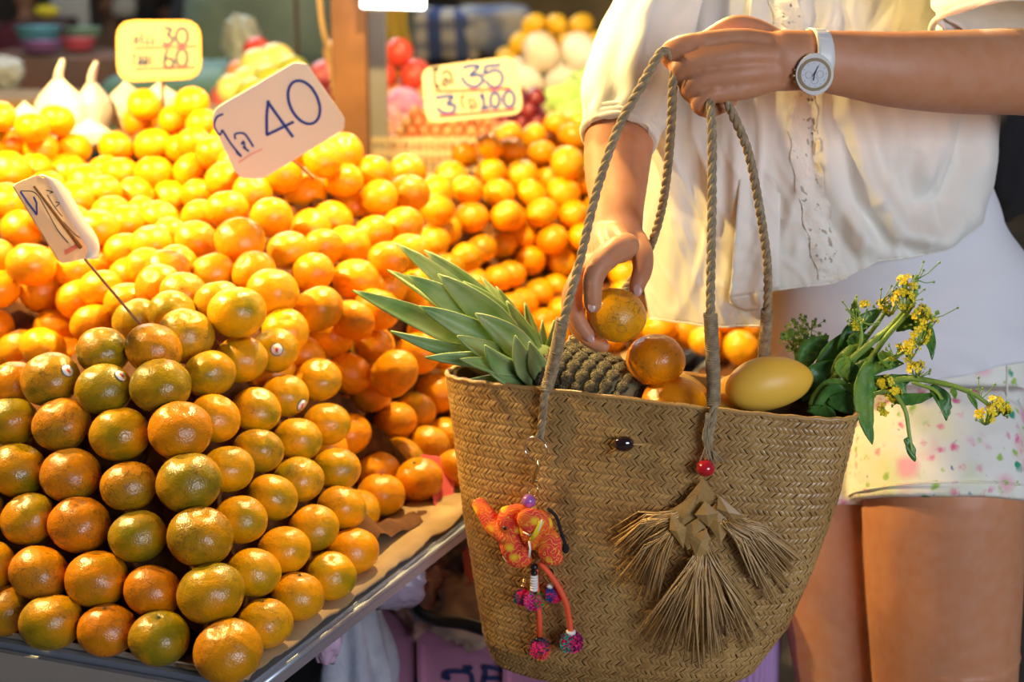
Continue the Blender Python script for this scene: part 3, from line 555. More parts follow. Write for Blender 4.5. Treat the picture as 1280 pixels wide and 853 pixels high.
TH = {'o': [[(.9, -.1), (.35, -.1), (.15, .08), (.45, .22), (.45, 1), (.75, 1)]], 'l': [[(.05, .25), (.4, 0), (.85, .15), (.95, 1)], [(.93, .7), (.6, .42), (.2, .55), (.15, .95), (.5, .98), (.5, .6)]],
      'a': [[(.2, .2), (.45, .1), (.4, .35), (.15, .3)], [(.2, .7), (.45, .6), (.4, .9), (.15, .85)]], 'k': [[(.1, 1), (.05, .3), (.5, 0), (.9, .3), (.95, 1)], [(.12, .9), (.4, .5), (.65, .65)]],
      'r': [[(.2, .1), (.8, .1), (.35, .42), (.8, .6), (.8, .95), (.5, .95)], [(.1, -.18), (.5, -.35), (.9, -.18)]], 'n': [[(.35, .1), (.7, .1), (.75, .5), (.75, .98), (.15, .62)]], 'g': [[(.6, .1), (.75, .4), (.75, .95), (.2, .6)]]}
def thai(word, x0, y0, w_, h_, g_):
    return [g_([(x0+(k+x*.8)*w_, y0+y*h_) for x, y in q]) for k, c_ in enumerate(word) for q in TH[c_]]
# 40 sign (crop origin 250,70 scale 5.332)
g = lambda p: cr(p, 250, 70, 5.332)
sign(tuple(P(375, 205, 2.1)), 'cream card reading 40 in blue marker, tilted, on a stick in the heap', [(260, 141), (368, 78), (384, 80), (431, 148), (430, 162), (328, 224), (302, 223), (292, 212)], (1.93, 1.93, 1.935),
     [('lettering', M_INKB, 3.6, [g([(455, 295), (445, 400), (445, 525)]), g([(448, 300), (540, 430), (620, 540)]), g([(440, 528), (540, 480), (625, 438)]), cr(oval(693, 308, 95, 152, 0, 360, -24), 250, 70, 5.332)]),
      ('lettering', M_INKB, 2.6, [g([(155, 385), (110, 410), (95, 470), (130, 525), (150, 490)]), g([(150, 495), (210, 590), (275, 668), (240, 640)]), g([(235, 555), (235, 520), (290, 515), (325, 555), (355, 605)]), g([(275, 590), (290, 570), (300, 610), (325, 635), (285, 605)])]),
      ('underline', mat('faded_marker', (.75, .38, .30), .6), 2.2, [g([(258, 710), (340, 655), (415, 620)])])],
     ([(352, 190, 2.0), (372, 205, 2.03), (392, 224, 2.1)], .0019), rk=.25)
g = lambda p: cr(p, 515, 60, 8.127)
sign(tuple(P(652, 240, 2.8)), 'cream price card reading 35 and 100, standing at the back right', [(526, 85), (645, 69), (655, 142), (533, 155)], (2.75, 2.75, 2.75, 2.75),
     [('lettering', M_INKB, 4.6, [g([(510, 200), (600, 180), (680, 190), (590, 280), (690, 275), (715, 340), (640, 395), (560, 370), (500, 295)]), g([(905, 170), (740, 185)]), g([(745, 185), (735, 255), (740, 265)]), g([(740, 260), (860, 225), (920, 290), (890, 380), (820, 400), (740, 330)]),
                                 g([(235, 508), (410, 490), (360, 570), (430, 580), (430, 640), (380, 665), (300, 650), (255, 605)]), g([(690, 510), (718, 475), (735, 615)]), g([(695, 622), (790, 603)]), g(oval(842, 530, 45, 78)), g(oval(987, 520, 55, 82))]),
      ('lettering', M_INKD, 3.4, [g([(195, 215), (270, 205), (230, 250), (240, 390), (270, 400), (262, 370)]), g([(300, 270), (350, 235), (395, 270), (410, 375)]), g([(330, 330), (345, 310), (370, 350), (330, 385), (310, 350), (350, 300)])]),
      ('lettering', mat('pale_marker', (.16, .13, .10), .6), 3.6, [g([(490, 500), (530, 485), (500, 530), (530, 620)]), g([(560, 560), (600, 520), (650, 560), (650, 620)]), g([(580, 600), (600, 575), (620, 610), (580, 620)])]),
      ('underline', M_INKR, 3.4, [g([(235, 440), (600, 432), (1010, 410)]), g([(270, 695), (640, 665), (1050, 625)])])],
     ([(585, 74, 2.765), (594, 150, 2.765), (597, 190, 2.765), (604, 245, 2.77)], .0022), board=mat('sign_card_cream', (.60, .50, .32), .55))
g = lambda p: cr(p, 130, 15, 8.529)
sign(tuple(P(205, 128, 2.7)), 'yellow-bordered card reading 30 and 60, at the back left by the plastic bags', [(145, 25), (250, 25), (252, 98), (146, 103)], (2.66, 2.66, 2.66, 2.66),
     [('lettering', M_INKN, 4.4, [g([(640, 175), (700, 175), (715, 200), (680, 245), (730, 280), (720, 330), (660, 345), (625, 320)]), g(oval(832, 262, 62, 88)), g([(680, 400), (650, 480), (650, 570), (700, 600), (740, 560), (720, 500), (660, 500)]), g(oval(832, 490, 58, 95))]),
      ('lettering', M_INKN, 2.6, thai('krng', 322, 262, 56, 88, g)+thai('olla', 302, 468, 60, 98, g)),
      ('underline', M_INKR, 3.4, [g([(320, 390), (600, 380), (1000, 365)]), g([(330, 612), (650, 600), (980, 592)])])],
     ([(204, 98, 2.675), (203, 110, 2.68), (204, 140, 2.7)], .0032), border=True, board=M_SIGNC, rk=.30)
# card seen from behind: stick in front, curled edge
t = thing('price_sign', tuple(P(175, 405, 1.74)), 'price card seen edge-on from its back with a brown stick, stuck in the pyramid summit', 'price sign', 'handwritten price signs')
oc = [(18, 231), (48, 218), (66, 224), (104, 318), (90, 331), (79, 329)]
pl = plane_of([P(18, 231, 1.60), P(52, 218, 1.64), P(84, 330, 1.70)])
plate('sign_board', [(17, 233), (20, 230), (46, 219), (62, 226), (112, 322), (92, 327), (79, 329), (74, 326)], pl, .002, mat('sign_back', (.72, .52, .30), .6), t)
bm = bmesh.new()
e0 = [onpl(48, 219, pl), onpl(60, 228, pl), onpl(85, 272, pl), onpl(108, 312, pl), onpl(106, 324, pl)]
e1 = [P(50, 218, 1.66), P(78, 231, 1.70), P(103, 270, 1.735), P(122, 300, 1.75), P(122, 322, 1.75)]
E0 = catmull([tuple(p) for p in e0], 5); E1 = catmull([tuple(p) for p in e1], 5); nn = pl[1]
grid(bm, lambda u, v: Vector(E0[round(u*(len(E0)-1))]).lerp(Vector(E1[round(u*(len(E0)-1))]), v)+nn*(.006*math.sin(v*math.pi)), len(E0), 6)
o = mk('curled_front', bm, M_SIGN, t); solid(o, .0015)
g = lambda p: cr(p, 10, 210, 6.825)
bm = bmesh.new()
for s in ([(100, 200), (160, 290), (243, 400)], [(243, 400), (240, 300), (213, 245)], ): stroke(bm, g(s), 3.2, pl, smooth=False)
mk('lettering', bm, M_INKB, t, smooth=False); bm = bmesh.new()
for s in ([(105, 195), (230, 215), (330, 370), (420, 530), (510, 640)], [(320, 190), (380, 205), (350, 215)], [(330, 230), (400, 340), (460, 415)], [(400, 290), (435, 300), (405, 330)], [(470, 460), (560, 560), (630, 600), (600, 510)]): stroke(bm, g(s), 1.3, pl)
mk('lettering', bm, M_INKD, t, smooth=False); bm = bmesh.new(); stroke(bm, g([(480, 725), (585, 665)]), 6.5, pl, smooth=False); mk('tape', bm, M_TAPE, t, smooth=False)
bm = bmesh.new(); tube(bm, [onpl(40, 233, pl, .003), onpl(98, 309, pl, .003)], [.0013, .0024], 8); mk('stick', bm, M_WOODST, t)
bm = bmesh.new(); tube(bm, [onpl(98, 309, pl, -.004), onpl(116, 330, pl, -.006), P(178, 409, 1.705)], .0017, 8); mk('stick', bm, M_WOODST, t)
# pink card divider standing between the fruit, cardboard box at left
def slabpx(name, pts, th, m, parent=None, off=(0, .004, 0)):
    bm = bmesh.new(); f = [bm.verts.new(P(*p)) for p in pts]; b = [bm.verts.new(P(*p)+Vector(off).normalized()*th) for p in pts]; n = len(f)
    bm.faces.new(f); bm.faces.new(b)
    for i in range(n): bm.faces.new((f[i], f[(i+1) % n], b[(i+1) % n], b[i]))
    return mk(name, bm, m, parent, smooth=False)
M_PINKC = mat('pink_card', (.62, .09, .11), .8)
tc_ = thing('card_divider', tuple(P(550, 640, 1.98)), 'pink cardboard divider standing on the table between the mandarins', 'cardboard')
slabpx('front_panel', [(526, 569, 1.96), (568, 575, 1.98), (561, 642, 1.93), (549, 652, 1.89)], .003, M_PINKC, tc_)
slabpx('side_panel', [(568, 575, 1.98), (572, 573, 2.02), (568, 640, 2.0), (561, 642, 1.93)], .003, M_PINKC, tc_, (1, .3, 0))
tb_ = thing('cardboard_box', tuple(P(30, 440, 2.1)), 'open brown cardboard box among the yellow mandarins at the left edge', 'cardboard')
slabpx('front_panel', [(0, 388, 2.12), (42, 386, 2.15), (52, 440, 2.14), (50, 455, 2.12), (-10, 462, 2.06)], .004, mat('box_card', (.30, .16, .06), .9), tb_)
slabpx('flap', [(50, 437, 2.10), (78, 428, 2.13), (80, 436, 2.11), (56, 446, 2.08)], .004, M_CARD, tb_)
slabpx('flap', [(-10, 468, 1.80), (18, 456, 1.84), (14, 468, 1.80), (4, 500, 1.76), (-10, 500, 1.74)], .003, mat('pale_paper', (.75, .62, .45), .8), tb_)
# ------------------------------------------------------------------ woven bag
BC = Vector((.142, 1.560)); BA = Vector((math.cos(R_(-21)), math.sin(R_(-21)))); BN = Vector((BA.y, -BA.x))  # BN towards camera
if BN.y > 0: BN = -BN
ZB, ZT = .598, .925
def bag_ext(t):       # t 0 bottom .. 1 rim : extents along the axis and half depth
    l = interp(t, [(0, -.172), (.08, -.182), (.5, -.206), (1, -.228)])
    r = interp(t, [(0, .090), (.08, .132), (.25, .166), (.45, .188), (.7, .210), (1, .226)])
    b = interp(t, [(0, .050), (.1, .066), (.5, .068), (1, .062)])
    return l, r, b
def bagp(th, t, off=0):
    l, r, b = bag_ext(t); c = (l+r)/2; a = (r-l)/2; n = 2.5
    cx, sx = math.cos(th), math.sin(th); ex = math.copysign(abs(cx)**(2/n), cx); ey = math.copysign(abs(sx)**(2/n), sx)
    nx, ny = ex/a, ey/b; ln = math.hypot(nx, ny); nx, ny = nx/ln, ny/ln
    s = c+a*ex+nx*off; q = b*ey+ny*off
    q += .004*math.sin(s*16+1)*t*ey
    xy = BC+BA*s+BN*q
    z = ZB+(ZT-ZB)*t+ .010*t*math.sin(min(1, max(0, (s+.226)/.45))*math.pi)*(1 if ey > 0 else .5)+.006*(1-t)*(1-s/.2)*-1
    return Vector((xy.x, xy.y, z))
_gt = [(th, t, bagp(th, t)) for th in np.linspace(.02, math.pi-.02, 160) for t in np.linspace(0, 1, 90)]
_ga = np.array([proj(p)[:2] for _, _, p in _gt])
_gd = np.array([proj(p)[2] for _, _, p in _gt]); _gn = np.array([((bagp(a, b, .01)-c)*100)[:] for a, b, c in _gt])
def bagfront(px, py, off=0):
    d2 = (_ga[:, 0]-px)**2+(_ga[:, 1]-py)**2; ii = np.argpartition(d2, 5)[:5]; wt = 1/(d2[ii]+2); wt /= wt.sum()
    d = float((wt*_gd[ii]).sum()); n = Vector((wt[:, None]*_gn[ii]).sum(0)).normalized()
    return P(px, py, d)+n*off
def bagfront_n(px, py):
    return (bagfront(px, py, .02)-bagfront(px, py, 0)).normalized()
bag = thing('straw_bag', tuple(bagp(math.pi/2, 0)), 'woven straw tote bag with rope handles hanging from her hand, full of fruit', 'bag')
def straw_mat(name, a, b, c):
    m = mat(name, a, .34, spec=.6); nt, N, L, bs = nodes(m)
    at = N.new('ShaderNodeAttribute'); at.attribute_name = 'rnd'; tc = N.new('ShaderNodeTexCoord').outputs['Object']
    n = texn(N, L, 'Noise', tc, 22, 4); n2 = texn(N, L, 'Noise', tc, 240, 2)
    c1 = mixc(N, L, at.outputs['Fac'], a, b); c2 = mixc(N, L, ramp(N, L, n.outputs[0], .38, .68), c1, c); L.new(mixc(N, L, ramp(N, L, n2.outputs[0], .4, .7, (0,)*3, (.4,)*3), c2, b), bs.inputs['Base Color'])
    rr = ramp(N, L, n2.outputs[0], .3, .7, (.25,)*3, (.50,)*3); L.new(rr, bs.inputs['Roughness']); return m
M_STRAW = straw_mat('sedge_straw', (.50, .285, .095), (.30, .16, .05), (.55, .34, .12))
M_STRAWD = mat('straw_backing', (.10, .055, .02), .9)
bm = bmesh.new()
prof = [(t, -.0016) for t in np.linspace(0, 1, 26)]
rings = []
for t in np.linspace(0, 1, 26): rings.append([bm.verts.new(bagp(2*math.pi*k/140, t, -.0016)) for k in range(140)])
for t in np.linspace(1, .02, 18): rings.append([bm.verts.new(bagp(2*math.pi*k/140, t, -.005)) for k in range(140)])
for i in range(len(rings)-1):
    for k in range(140): bm.faces.new((rings[i][k], rings[i][(k+1) % 140], rings[i+1][(k+1) % 140], rings[i+1][k]))
bm.faces.new(rings[0][::-1]); bm.faces.new(rings[-1])
mk('bag_body', bm, M_STRAWD, bag)
def weave():
    bm = bmesh.new(); ly = bm.verts.layers.float.new('rnd'); rg = random.Random(2)
    rowh = .0063; nrow = int((ZT-ZB)/rowh)
    # arc length table at rim scale
    for j in range(nrow+1):
        t = min(1, max(0, 1-(j+.15)*rowh/(ZT-ZB)))
        if t <= 0.003: break
        ths = np.linspace(0, 2*math.pi, 721); pts = np.array([bagp(a, t)[:] for a in ths]); seg = np.linalg.norm(np.diff(pts, axis=0), axis=1); cum = np.concatenate([[0], np.cumsum(seg)]); tot = cum[-1]
        n = int(round(tot/.0054)); sgn = 1 if j % 2 else -1
        for i in range(n):
            s0 = (i+.5+(.25 if (j//2) % 2 else -.25)*1)*tot/n+rg.uniform(-.0005, .0005)
            lean = sgn*.0036; hw = .00235*rg.uniform(.9, 1.12); hh = rowh*.62*rg.uniform(.92, 1.1)/(ZT-ZB); rv = rg.random()
            lift = rg.uniform(.0006, .0014)
            g = []
            for a in (-1, -.35, .35, 1):
                row = []
                for b in (-1, 0, 1):
                    s = s0+lean*a+hw*b; tt = min(1, max(0, t-hh*a))
                    th = float(np.interp(s % tot, cum, ths)); off = lift*(1-a*a)*1.0+.0007*(1-b*b)+.0003*a*sgn-.0006
                    v = bm.verts.new(bagp(th, tt, off)); v[ly] = rv; row.append(v)
                g.append(row)
            for q in range(3):
                for r in range(2): bm.faces.new((g[q][r], g[q][r+1], g[q+1][r+1], g[q+1][r]))
    return bm
wb = weave(); me = bpy.data.meshes.new('woven_strands'); wb.to_mesh(me); wb.free()
o = mko('woven_strands', me, M_STRAW, bag); o['kind'] = 'stuff'
bm = bmesh.new(); pts = [bagp(2*math.pi*k/160, 1, -.001)+Vector((0, 0, .001+.0006*math.sin(k*1.3))) for k in range(161)]; tube(bm, pts, [(.0030, .0026)]*161, 8, cap=False); mk('rim', bm, M_STRAW, bag)
# packing inside so the fruit has something to lie on
bm = bmesh.new(); grid(bm, lambda u, v: (lambda p, c: c.lerp(p, v*.97)+Vector((0, 0, .010*nz(u*9, v*5))))(bagp(u*2*math.pi, .72, -.006), Vector((*(BC), ZB+(ZT-ZB)*.70))), 90, 8, closed=True)
tag(mk('bag_lining', bm, mat('brown_paper', (.12, .06, .025), .9), bag))
# rope helper
def rope_geo(bm, path, R, pitch, seg=8, n=5, wrap=None):
    """three strand laid rope along a path of (px,py,d)"""
    q = catmull(path, 14); pts = [Vector(P(*a)) if not isinstance(a, Vector) else a for a in q]
    return rope_world(bm, pts, R, pitch, seg)
def resample(pts, step):
    d = [0]
    for a, b in zip(pts, pts[1:]): d.append(d[-1]+(b-a).length)
    n = max(2, int(d[-1]/step)); out = []
    arr = np.array([p[:] for p in pts])
    for k in range(n+1):
        s = d[-1]*k/n; out.append(Vector([float(np.interp(s, d, arr[:, i])) for i in range(3)]))
    return out, d[-1]
def frames(pts):
    nrm = None; fr = []
    for i in range(len(pts)):
        t = (pts[min(i+1, len(pts)-1)]-pts[max(i-1, 0)]).normalized()
        if nrm is None: nrm = t.orthogonal()
        nrm = (nrm-t*t.dot(nrm)).normalized(); fr.append((nrm.copy(), t.cross(nrm)))
    return fr
def rope_world(bm, pts, R, pitch, seg=8, strands=3):
    pts, L = resample(pts, pitch/9); fr = frames(pts); n = len(pts)-1
    for s in range(strands):
        path = []
        for i, p in enumerate(pts):
            a = 2*math.pi*(L*i/n/pitch+s/strands); u, v = fr[i]; path.append(p+u*(math.cos(a)*R*.50)+v*(math.sin(a)*R*.50))
        tube(bm, path, R*.56, seg)
def wrap_world(bm, pts, R, r, pitch):
    pts, L = resample(pts, pitch/10); fr = frames(pts); n = len(pts)-1; path = []
    for i, p in enumerate(pts):
        a = 2*math.pi*L*i/n/pitch; u, v = fr[i]; w = 1+.12*nz(i*.05, 5); path.append(p+u*(math.cos(a)*R*w)+v*(math.sin(a)*R*w))
    tube(bm, path, r, 5); tube(bm, pts, R*.95, 10)
def PP(l): return [Vector(P(*a)) for a in catmull(l, 12)]
ONF = lambda px, py, o=.006: (lambda w: (w[0], w[1], w[2]))(proj(bagfront(px, py, o)))
fl = [(826, 66, 1.475), (800, 110, 1.485), (772, 162, 1.50), (746, 238, 1.515), (724, 330, 1.525), (706, 395, 1.54), (695, 440, 1.565), (688, 470, 1.60)]
h1 = fl+[ONF(685, 492, .008), ONF(682, 520, .007), ONF(678, 545, .006)]
fr_ = [(889, 143, 1.475), (890, 230, 1.485), (889, 310, 1.495), (888, 385, 1.505), (890, 430, 1.515), (892, 480, 1.535)]
h2 = fr_+[ONF(893, 512, .008), ONF(887, 545, .007), ONF(887, 572, .006)]
fist = [(826, 66, 1.475), (838, 70, 1.485), (862, 84, 1.492), (882, 108, 1.492), (889, 143, 1.475)]
handle = bpy.data.objects.new('x', None)
bm = bmesh.new(); full = [Vector(P(*a)) for a in catmull(h1[::-1][:-1]+fist+h2[1:], 12)]; rope_world(bm, full, .0047, .032)
hd = mk('handle', bm, M_ROPE, bag)
def wrapped(pts, parent, R=.0062):
    bm = bmesh.new(); wrap_world(bm, pts, R, .0009, .0019); o = mk('wrapped_end', bm, M_ROPE, parent); return o
wrapped(PP([(703, 400, 1.545), (695, 440, 1.565), (688, 470, 1.60), ONF(686, 488, .008)]), hd)
wrapped(PP([(888, 392, 1.507), (890, 430, 1.515), (892, 480, 1.535), ONF(893, 505, .008)]), hd, .0066)
bl = [(842, 96, 1.487), (838, 170, 1.53), (830, 245, 1.58), (815, 303, 1.63), (790, 350, 1.68), (750, 395, 1.71), (716, 425, 1.72), (702, 452, 1.735), (696, 490, 1.75)]
br = [(912, 134, 1.487), (935, 190, 1.52), (950, 265, 1.56), (959, 330, 1.60), (959, 390, 1.635), (955, 440, 1.66), (952, 490, 1.68)]
bm = bmesh.new(); full = [Vector(P(*a)) for a in catmull(bl[::-1]+[(850, 84, 1.497), (880, 92, 1.50), (905, 112, 1.497)]+br, 12)]; rope_world(bm, full, .0047, .032)
hd2 = mk('handle', bm, M_ROPE, bag)
wrapped(PP([(718, 424, 1.72), (706, 445, 1.732), (698, 480, 1.745)]), hd2)
wrapped(PP([(959, 388, 1.634), (957, 415, 1.648), (955, 440, 1.66), (953, 470, 1.67)]), hd2, .0060)
# frayed ends beside the red bead
bm = bmesh.new(); rg = random.Random(5)
for k in range(12):
    x = 880+rg.uniform(0, 12); tube(bm, [Vector(P(*a)) for a in catmull([ONF(888+rg.uniform(-3, 3), 512, .012), ONF(884+rg.uniform(-4, 6), 545, .012), ONF(x+rg.uniform(-4, 14), 572+rg.uniform(-6, 4), .012)], 5)], .0009, 5)
mk('frayed_cord', bm, M_ROPE, bag)
# dark seed button
M_SEED = mat('dark_seed', (.018, .006, .008), .12, spec=.8, coat=.6)
bm = bmesh.new(); c = bagfront(782, 553, .006); ball(bm, c, .0095, 20, 14, (1.12, .7, .88)); b_ = mk('seed_button', bm, M_SEED, bag)
bm = bmesh.new(); tube(bm, [bagfront(762, 566, .003), c, bagfront(806, 555, .003)], .0012, 6); mk('straw_tie', bm, M_STRAW, bag)
# ------------------------------------------------------------------ what is in the bag
M_LEAFP = mat('pineapple_leaf', (.16, .30, .08), .45, bump=(60, .3, .002), vary=(30, (.30, .40, .16)))
nt, N, L, bs = nodes(M_LEAFP)
def leaf_between(a, b, w, bend, nrm, n=12, fold=.25, tip=1.0, keel=0):
    """blade mesh from a to b, half width w, curved by bend (vector), folded along the midrib"""
    bm = bmesh.new(); ax = (b-a); L_ = ax.length; ax.normalize(); side = ax.cross(nrm).normalized(); up = side.cross(ax).normalized()
    rows = []
    for i in range(n+1):
        t = i/n; c = a.lerp(b, t)+bend*(4*t*(1-t)); ww = w*min(1, (.75+.6*t))*(1-t**2.2)**tip if keel == 0 else w*math.sin(math.pi*min(1, .06+t*.94))**.7*(1-.25*t)
        ww = max(ww, .0004)
        rows.append([bm.verts.new(c+side*ww*k+up*(ww*fold*(abs(k)**1.5)*1.6)) for k in (-1, -.5, 0, .5, 1)])
    for i in range(n):
        for k in range(4): bm.faces.new((rows[i][k], rows[i][k+1], rows[i+1][k+1], rows[i+1][k]))
    return bm
pine = thing('pineapple', tuple(P(720, 500, 1.66)), 'whole pineapple lying in the left end of the bag with its green crown sticking out', 'pineapple')
# body
PB0, PB1 = P(676, 468, 1.685), P(806, 520, 1.625); pax = (PB1-PB0).normalized()
bm = bmesh.new(); tube(bm, [PB0.lerp(PB1, t) for t in np.linspace(0, 1, 14)], [.048*math.sqrt(max(.05, 1-(2*t-1)**4))*.93 for t in np.linspace(0, 1, 14)], 28, round_end=False)
M_PINE = mat('pineapple_rind', (.20, .17, .07), .7, bump=(90, .6, .003), vary=(40, (.10, .12, .05)))
mk('flesh_body', bm, M_PINE, pine)
M_EYE = mat('pineapple_eye', (.38, .30, .17), .8, bump=(5, .9, .25), vary=(2.2, (.12, .11, .05)))
eye = bmesh.new(); ball(eye, (0, 0, 0), 1, 8, 5)
for v in eye.verts: v.co.z *= .30; v.co.z += .55*math.exp(-((v.co.x-.25)**2+v.co.y**2)*9)*(v.co.z > 0); v.co.x *= 1+.12*math.sin(v.co.y*4)
mev = bpy.data.meshes.new('eye'); eye.to_mesh(mev); eye.free(); mev.materials.append(M_EYE); mev.polygons.foreach_set('use_smooth', [True]*len(mev.polygons))
u1 = pax.orthogonal().normalized(); u2 = pax.cross(u1)
for i in range(9):
    t = (i+.5)/9; rr = .048*math.sqrt(max(.05, 1-(2*t-1)**4))*.95; nn_ = 18 if .15 < t < .85 else 13
    for k in range(nn_):
        a = 2*math.pi*(k+.5*(i % 2))/nn_; nv = u1*math.cos(a)+u2*math.sin(a)
        if nv.z < -.1: continue
        o = bpy.data.objects.new('eye', mev); COL.objects.link(o); o.parent = pine; o.matrix_parent_inverse = Matrix.Translation(pine.location).inverted()
        o.matrix_world = Matrix.Translation(PB0.lerp(PB1, t)+nv*rr) @ nv.to_track_quat('Z', 'X').to_matrix().to_4x4() @ Matrix.Diagonal((.0092, .0082, .0085, 1)); 
        o.location, o.rotation_euler, o.scale = PB0.lerp(PB1, t)+nv*rr, nv.to_track_quat('Z', 'X').to_euler(), (.0092, .0082, .0085)
PL_ = [  # base, tip, width px, depth base, depth tip, bend px (x,y)
 (640, 452, 441, 363, 36, 1.68, 1.70, (-8, -4)), (645, 440, 495, 305, 31, 1.69, 1.74, (4, -14)), (640, 445, 484, 337, 26, 1.70, 1.76, (0, -10)), (645, 440, 508, 344, 40, 1.68, 1.69, (2, -8)),
 (650, 435, 530, 313, 32, 1.70, 1.73, (12, -10)), (652, 440, 547, 343, 42, 1.68, 1.68, (6, -6)), (650, 448, 524, 383, 34, 1.67, 1.65, (-4, -6)), (650, 450, 488, 414, 24, 1.67, 1.65, (0, 12)),
 (655, 455, 532, 447, 22, 1.665, 1.62, (-8, -2)), (660, 460, 572, 420, 34, 1.665, 1.615, (-14, 4)), (660, 462, 576, 449, 26, 1.66, 1.60, (-8, 6)), (665, 455, 594, 392, 36, 1.66, 1.64, (6, -6)),
 (660, 445, 579, 352, 28, 1.68, 1.70, (10, -8)), (668, 445, 598, 368, 24, 1.68, 1.69, (8, -2)), (672, 450, 620, 358, 16, 1.68, 1.71, (6, 0)), (674, 450, 633, 376, 22, 1.675, 1.68, (4, 2)),
 (678, 455, 656, 378, 16, 1.68, 1.70, (-2, 0)), (680, 458, 693, 400, 14, 1.69, 1.70, (6, 0)), (665, 470, 606, 432, 32, 1.655, 1.60, (-12, 8)), (672, 475, 644, 420, 30, 1.65, 1.60, (-10, 6)), (678, 470, 662, 428, 26, 1.65, 1.61, (-2, 4)),
 (668, 478, 610, 464, 24, 1.66, 1.62, (-4, 6)), (655, 440, 600, 345, 18, 1.70, 1.75, (6, -6)), (655, 445, 540, 330, 26, 1.71, 1.78, (2, -8)), (680, 462, 678, 400, 12, 1.69, 1.71, (0, 0)), (660, 470, 585, 475, 22, 1.67, 1.66, (0, 8))]
for (bx, by, tx, ty, wd, d0, d1, bd) in PL_:
    a, b = P(bx, by, d0), P(tx, ty, d1); ben = P(bx+bd[0], by+bd[1], d0)-P(bx, by, d0)
    n_ = (Vector((0, 0, CZ))-a).normalized()+Vector((rng.uniform(-.5, .5), 0, rng.uniform(-.1, .7)))
    bm = leaf_between(a, b, wd/2*d0/F*1.08, ben*.6, n_.normalized(), fold=.32, tip=.85)
    for v in bm.verts: v.co += Vector((0, 0, 0))
    o = mk('leaf', bm, M_LEAFP, pine); solid(o, .0022)
bm = bmesh.new(); tube(bm, [P(690, 474, 1.69), P(665, 452, 1.68), P(640, 430, 1.68)], [.030, .024, .006], 12); mk('crown_core', bm, M_LEAFP, pine)
# mangoes
M_MANGO = mat('mango_skin', (.95, .50, .05), .42, spec=.45, sss=.04, vary=(9, (.93, .56, .07)), bump=(120, .08, .001))
def mango(label, c, axis, L_, R1, group='ripe mangoes in the bag'):
    bm = bmesh.new(); ball(bm, (0, 0, 0), 1, 36, 24)
    for v in bm.verts:
        x = v.co.x; v.co.y *= (1-.16*x); v.co.z *= (1-.10*x); v.co.z += .10*math.sin((x+1)*1.4)
    rot = axis.to_track_quat('X', 'Z').to_matrix(); 
    for v in bm.verts: v.co = c+rot @ Vector((v.co.x*L_, v.co.y*R1*.92, v.co.z*R1))
    o = mk('mango', bm, M_MANGO); return tag(o, label, 'mango', group)
mango('large yellow mango resting on the right side of the bag rim', P(962, 482, 1.60), (P(1016, 468, 1.61)-P(905, 486, 1.60)).normalized(), .0475, .0285)
mango('yellow mango tucked behind the large mango, only its left tip showing', P(926, 500, 1.64), (P(985, 480, 1.65)-P(902, 508, 1.63)).normalized(), .042, .027)
mango('yellow mango under the spotted mandarin, its right side showing', P(848, 500, 1.655), (P(820, 470, 1.65)-P(888, 515, 1.65)).normalized(), .042, .027)
for (lab, x, y, d, r, col) in (('spotted orange mandarin resting on top of the fruit in the bag', 820, 450, 1.60, .0312, (.12, .55, .0)), ('orange mandarin half sunk behind the bag rim below the spotted one', 842, 506, 1.60, .0345, (.0, .25, .15))):
    o = mandarin(P(x, y, d), r, lab, 'mandarins in or above the bag', col, tone=1.0)
o = mandarin(P(770, 394, 1.575), .0315, 'scarred mandarin gripped in her right hand above the bag', 'mandarins in or above the bag', (.05, .85, .7), tone=1.0)
# ------------------------------------------------------------------ flowering greens
M_GL = mat('green_leaf', (.045, .16, .025), .4, spec=.5, bump=(70, .4, .003), vary=(28, (.10, .26, .04)))
M_GL2 = mat('light_green_leaf', (.17, .30, .035), .45, bump=(70, .4, .003), vary=(28, (.08, .22, .03)))
M_GS = mat('green_stem', (.28, .42, .08), .4, vary=(60, (.20, .34, .06)))
M_YF = mat('yellow_petal', (.90, .70, .02), .55)
gr = thing('flowering_greens', tuple(P(1040, 515, 1.60)), 'bunch of leafy greens with small yellow flowers spilling out of the bag', 'vegetable')
def stem(pts, r0, r1):
    bm = bmesh.new(); q = catmull(pts, 8); n = len(q); tube(bm, [P(*a) for a in q], [(r0+(r1-r0)*i/(n-1))*1.6/F for i in range(n)], 8); return mk('stem', bm, M_GS, gr)
STEMS = [([(1010, 525, 1.62), (1045, 470, 1.60), (1085, 432, 1.58), (1110, 412, 1.57), (1128, 392, 1.56), (1146, 366, 1.55)], 5.5, 3),
 ([(1030, 520, 1.61), (1070, 475, 1.59), (1105, 425, 1.57), (1138, 385, 1.55), (1146, 350, 1.54)], 5, 2), ([(1020, 518, 1.62), (1040, 465, 1.62), (1065, 425, 1.62), (1080, 395, 1.61)], 4.5, 2.5),
 ([(1075, 490, 1.58), (1130, 474, 1.56), (1180, 480, 1.54), (1215, 492, 1.53), (1238, 508, 1.525)], 4.5, 2.5), ([(1035, 490, 1.61), (1070, 440, 1.60), (1100, 400, 1.59), (1112, 380, 1.585)], 4, 2),
 ([(1068, 500, 1.58), (1110, 490, 1.56), (1130, 510, 1.55), (1136, 540, 1.55), (1140, 566, 1.55)], 3, 2.2), ([(1100, 455, 1.57), (1130, 440, 1.55), (1148, 425, 1.545), (1152, 402, 1.54)], 3, 1.5),
 ([(1060, 470, 1.59), (1076, 430, 1.585), (1075, 400, 1.58)], 3, 2), ([(1140, 478, 1.555), (1168, 488, 1.545), (1178, 500, 1.54)], 2.5, 2), ([(1015, 500, 1.63), (1030, 465, 1.64), (1062, 430, 1.645), (1090, 400, 1.64)], 5, 3)]
for s in STEMS: stem(*s)
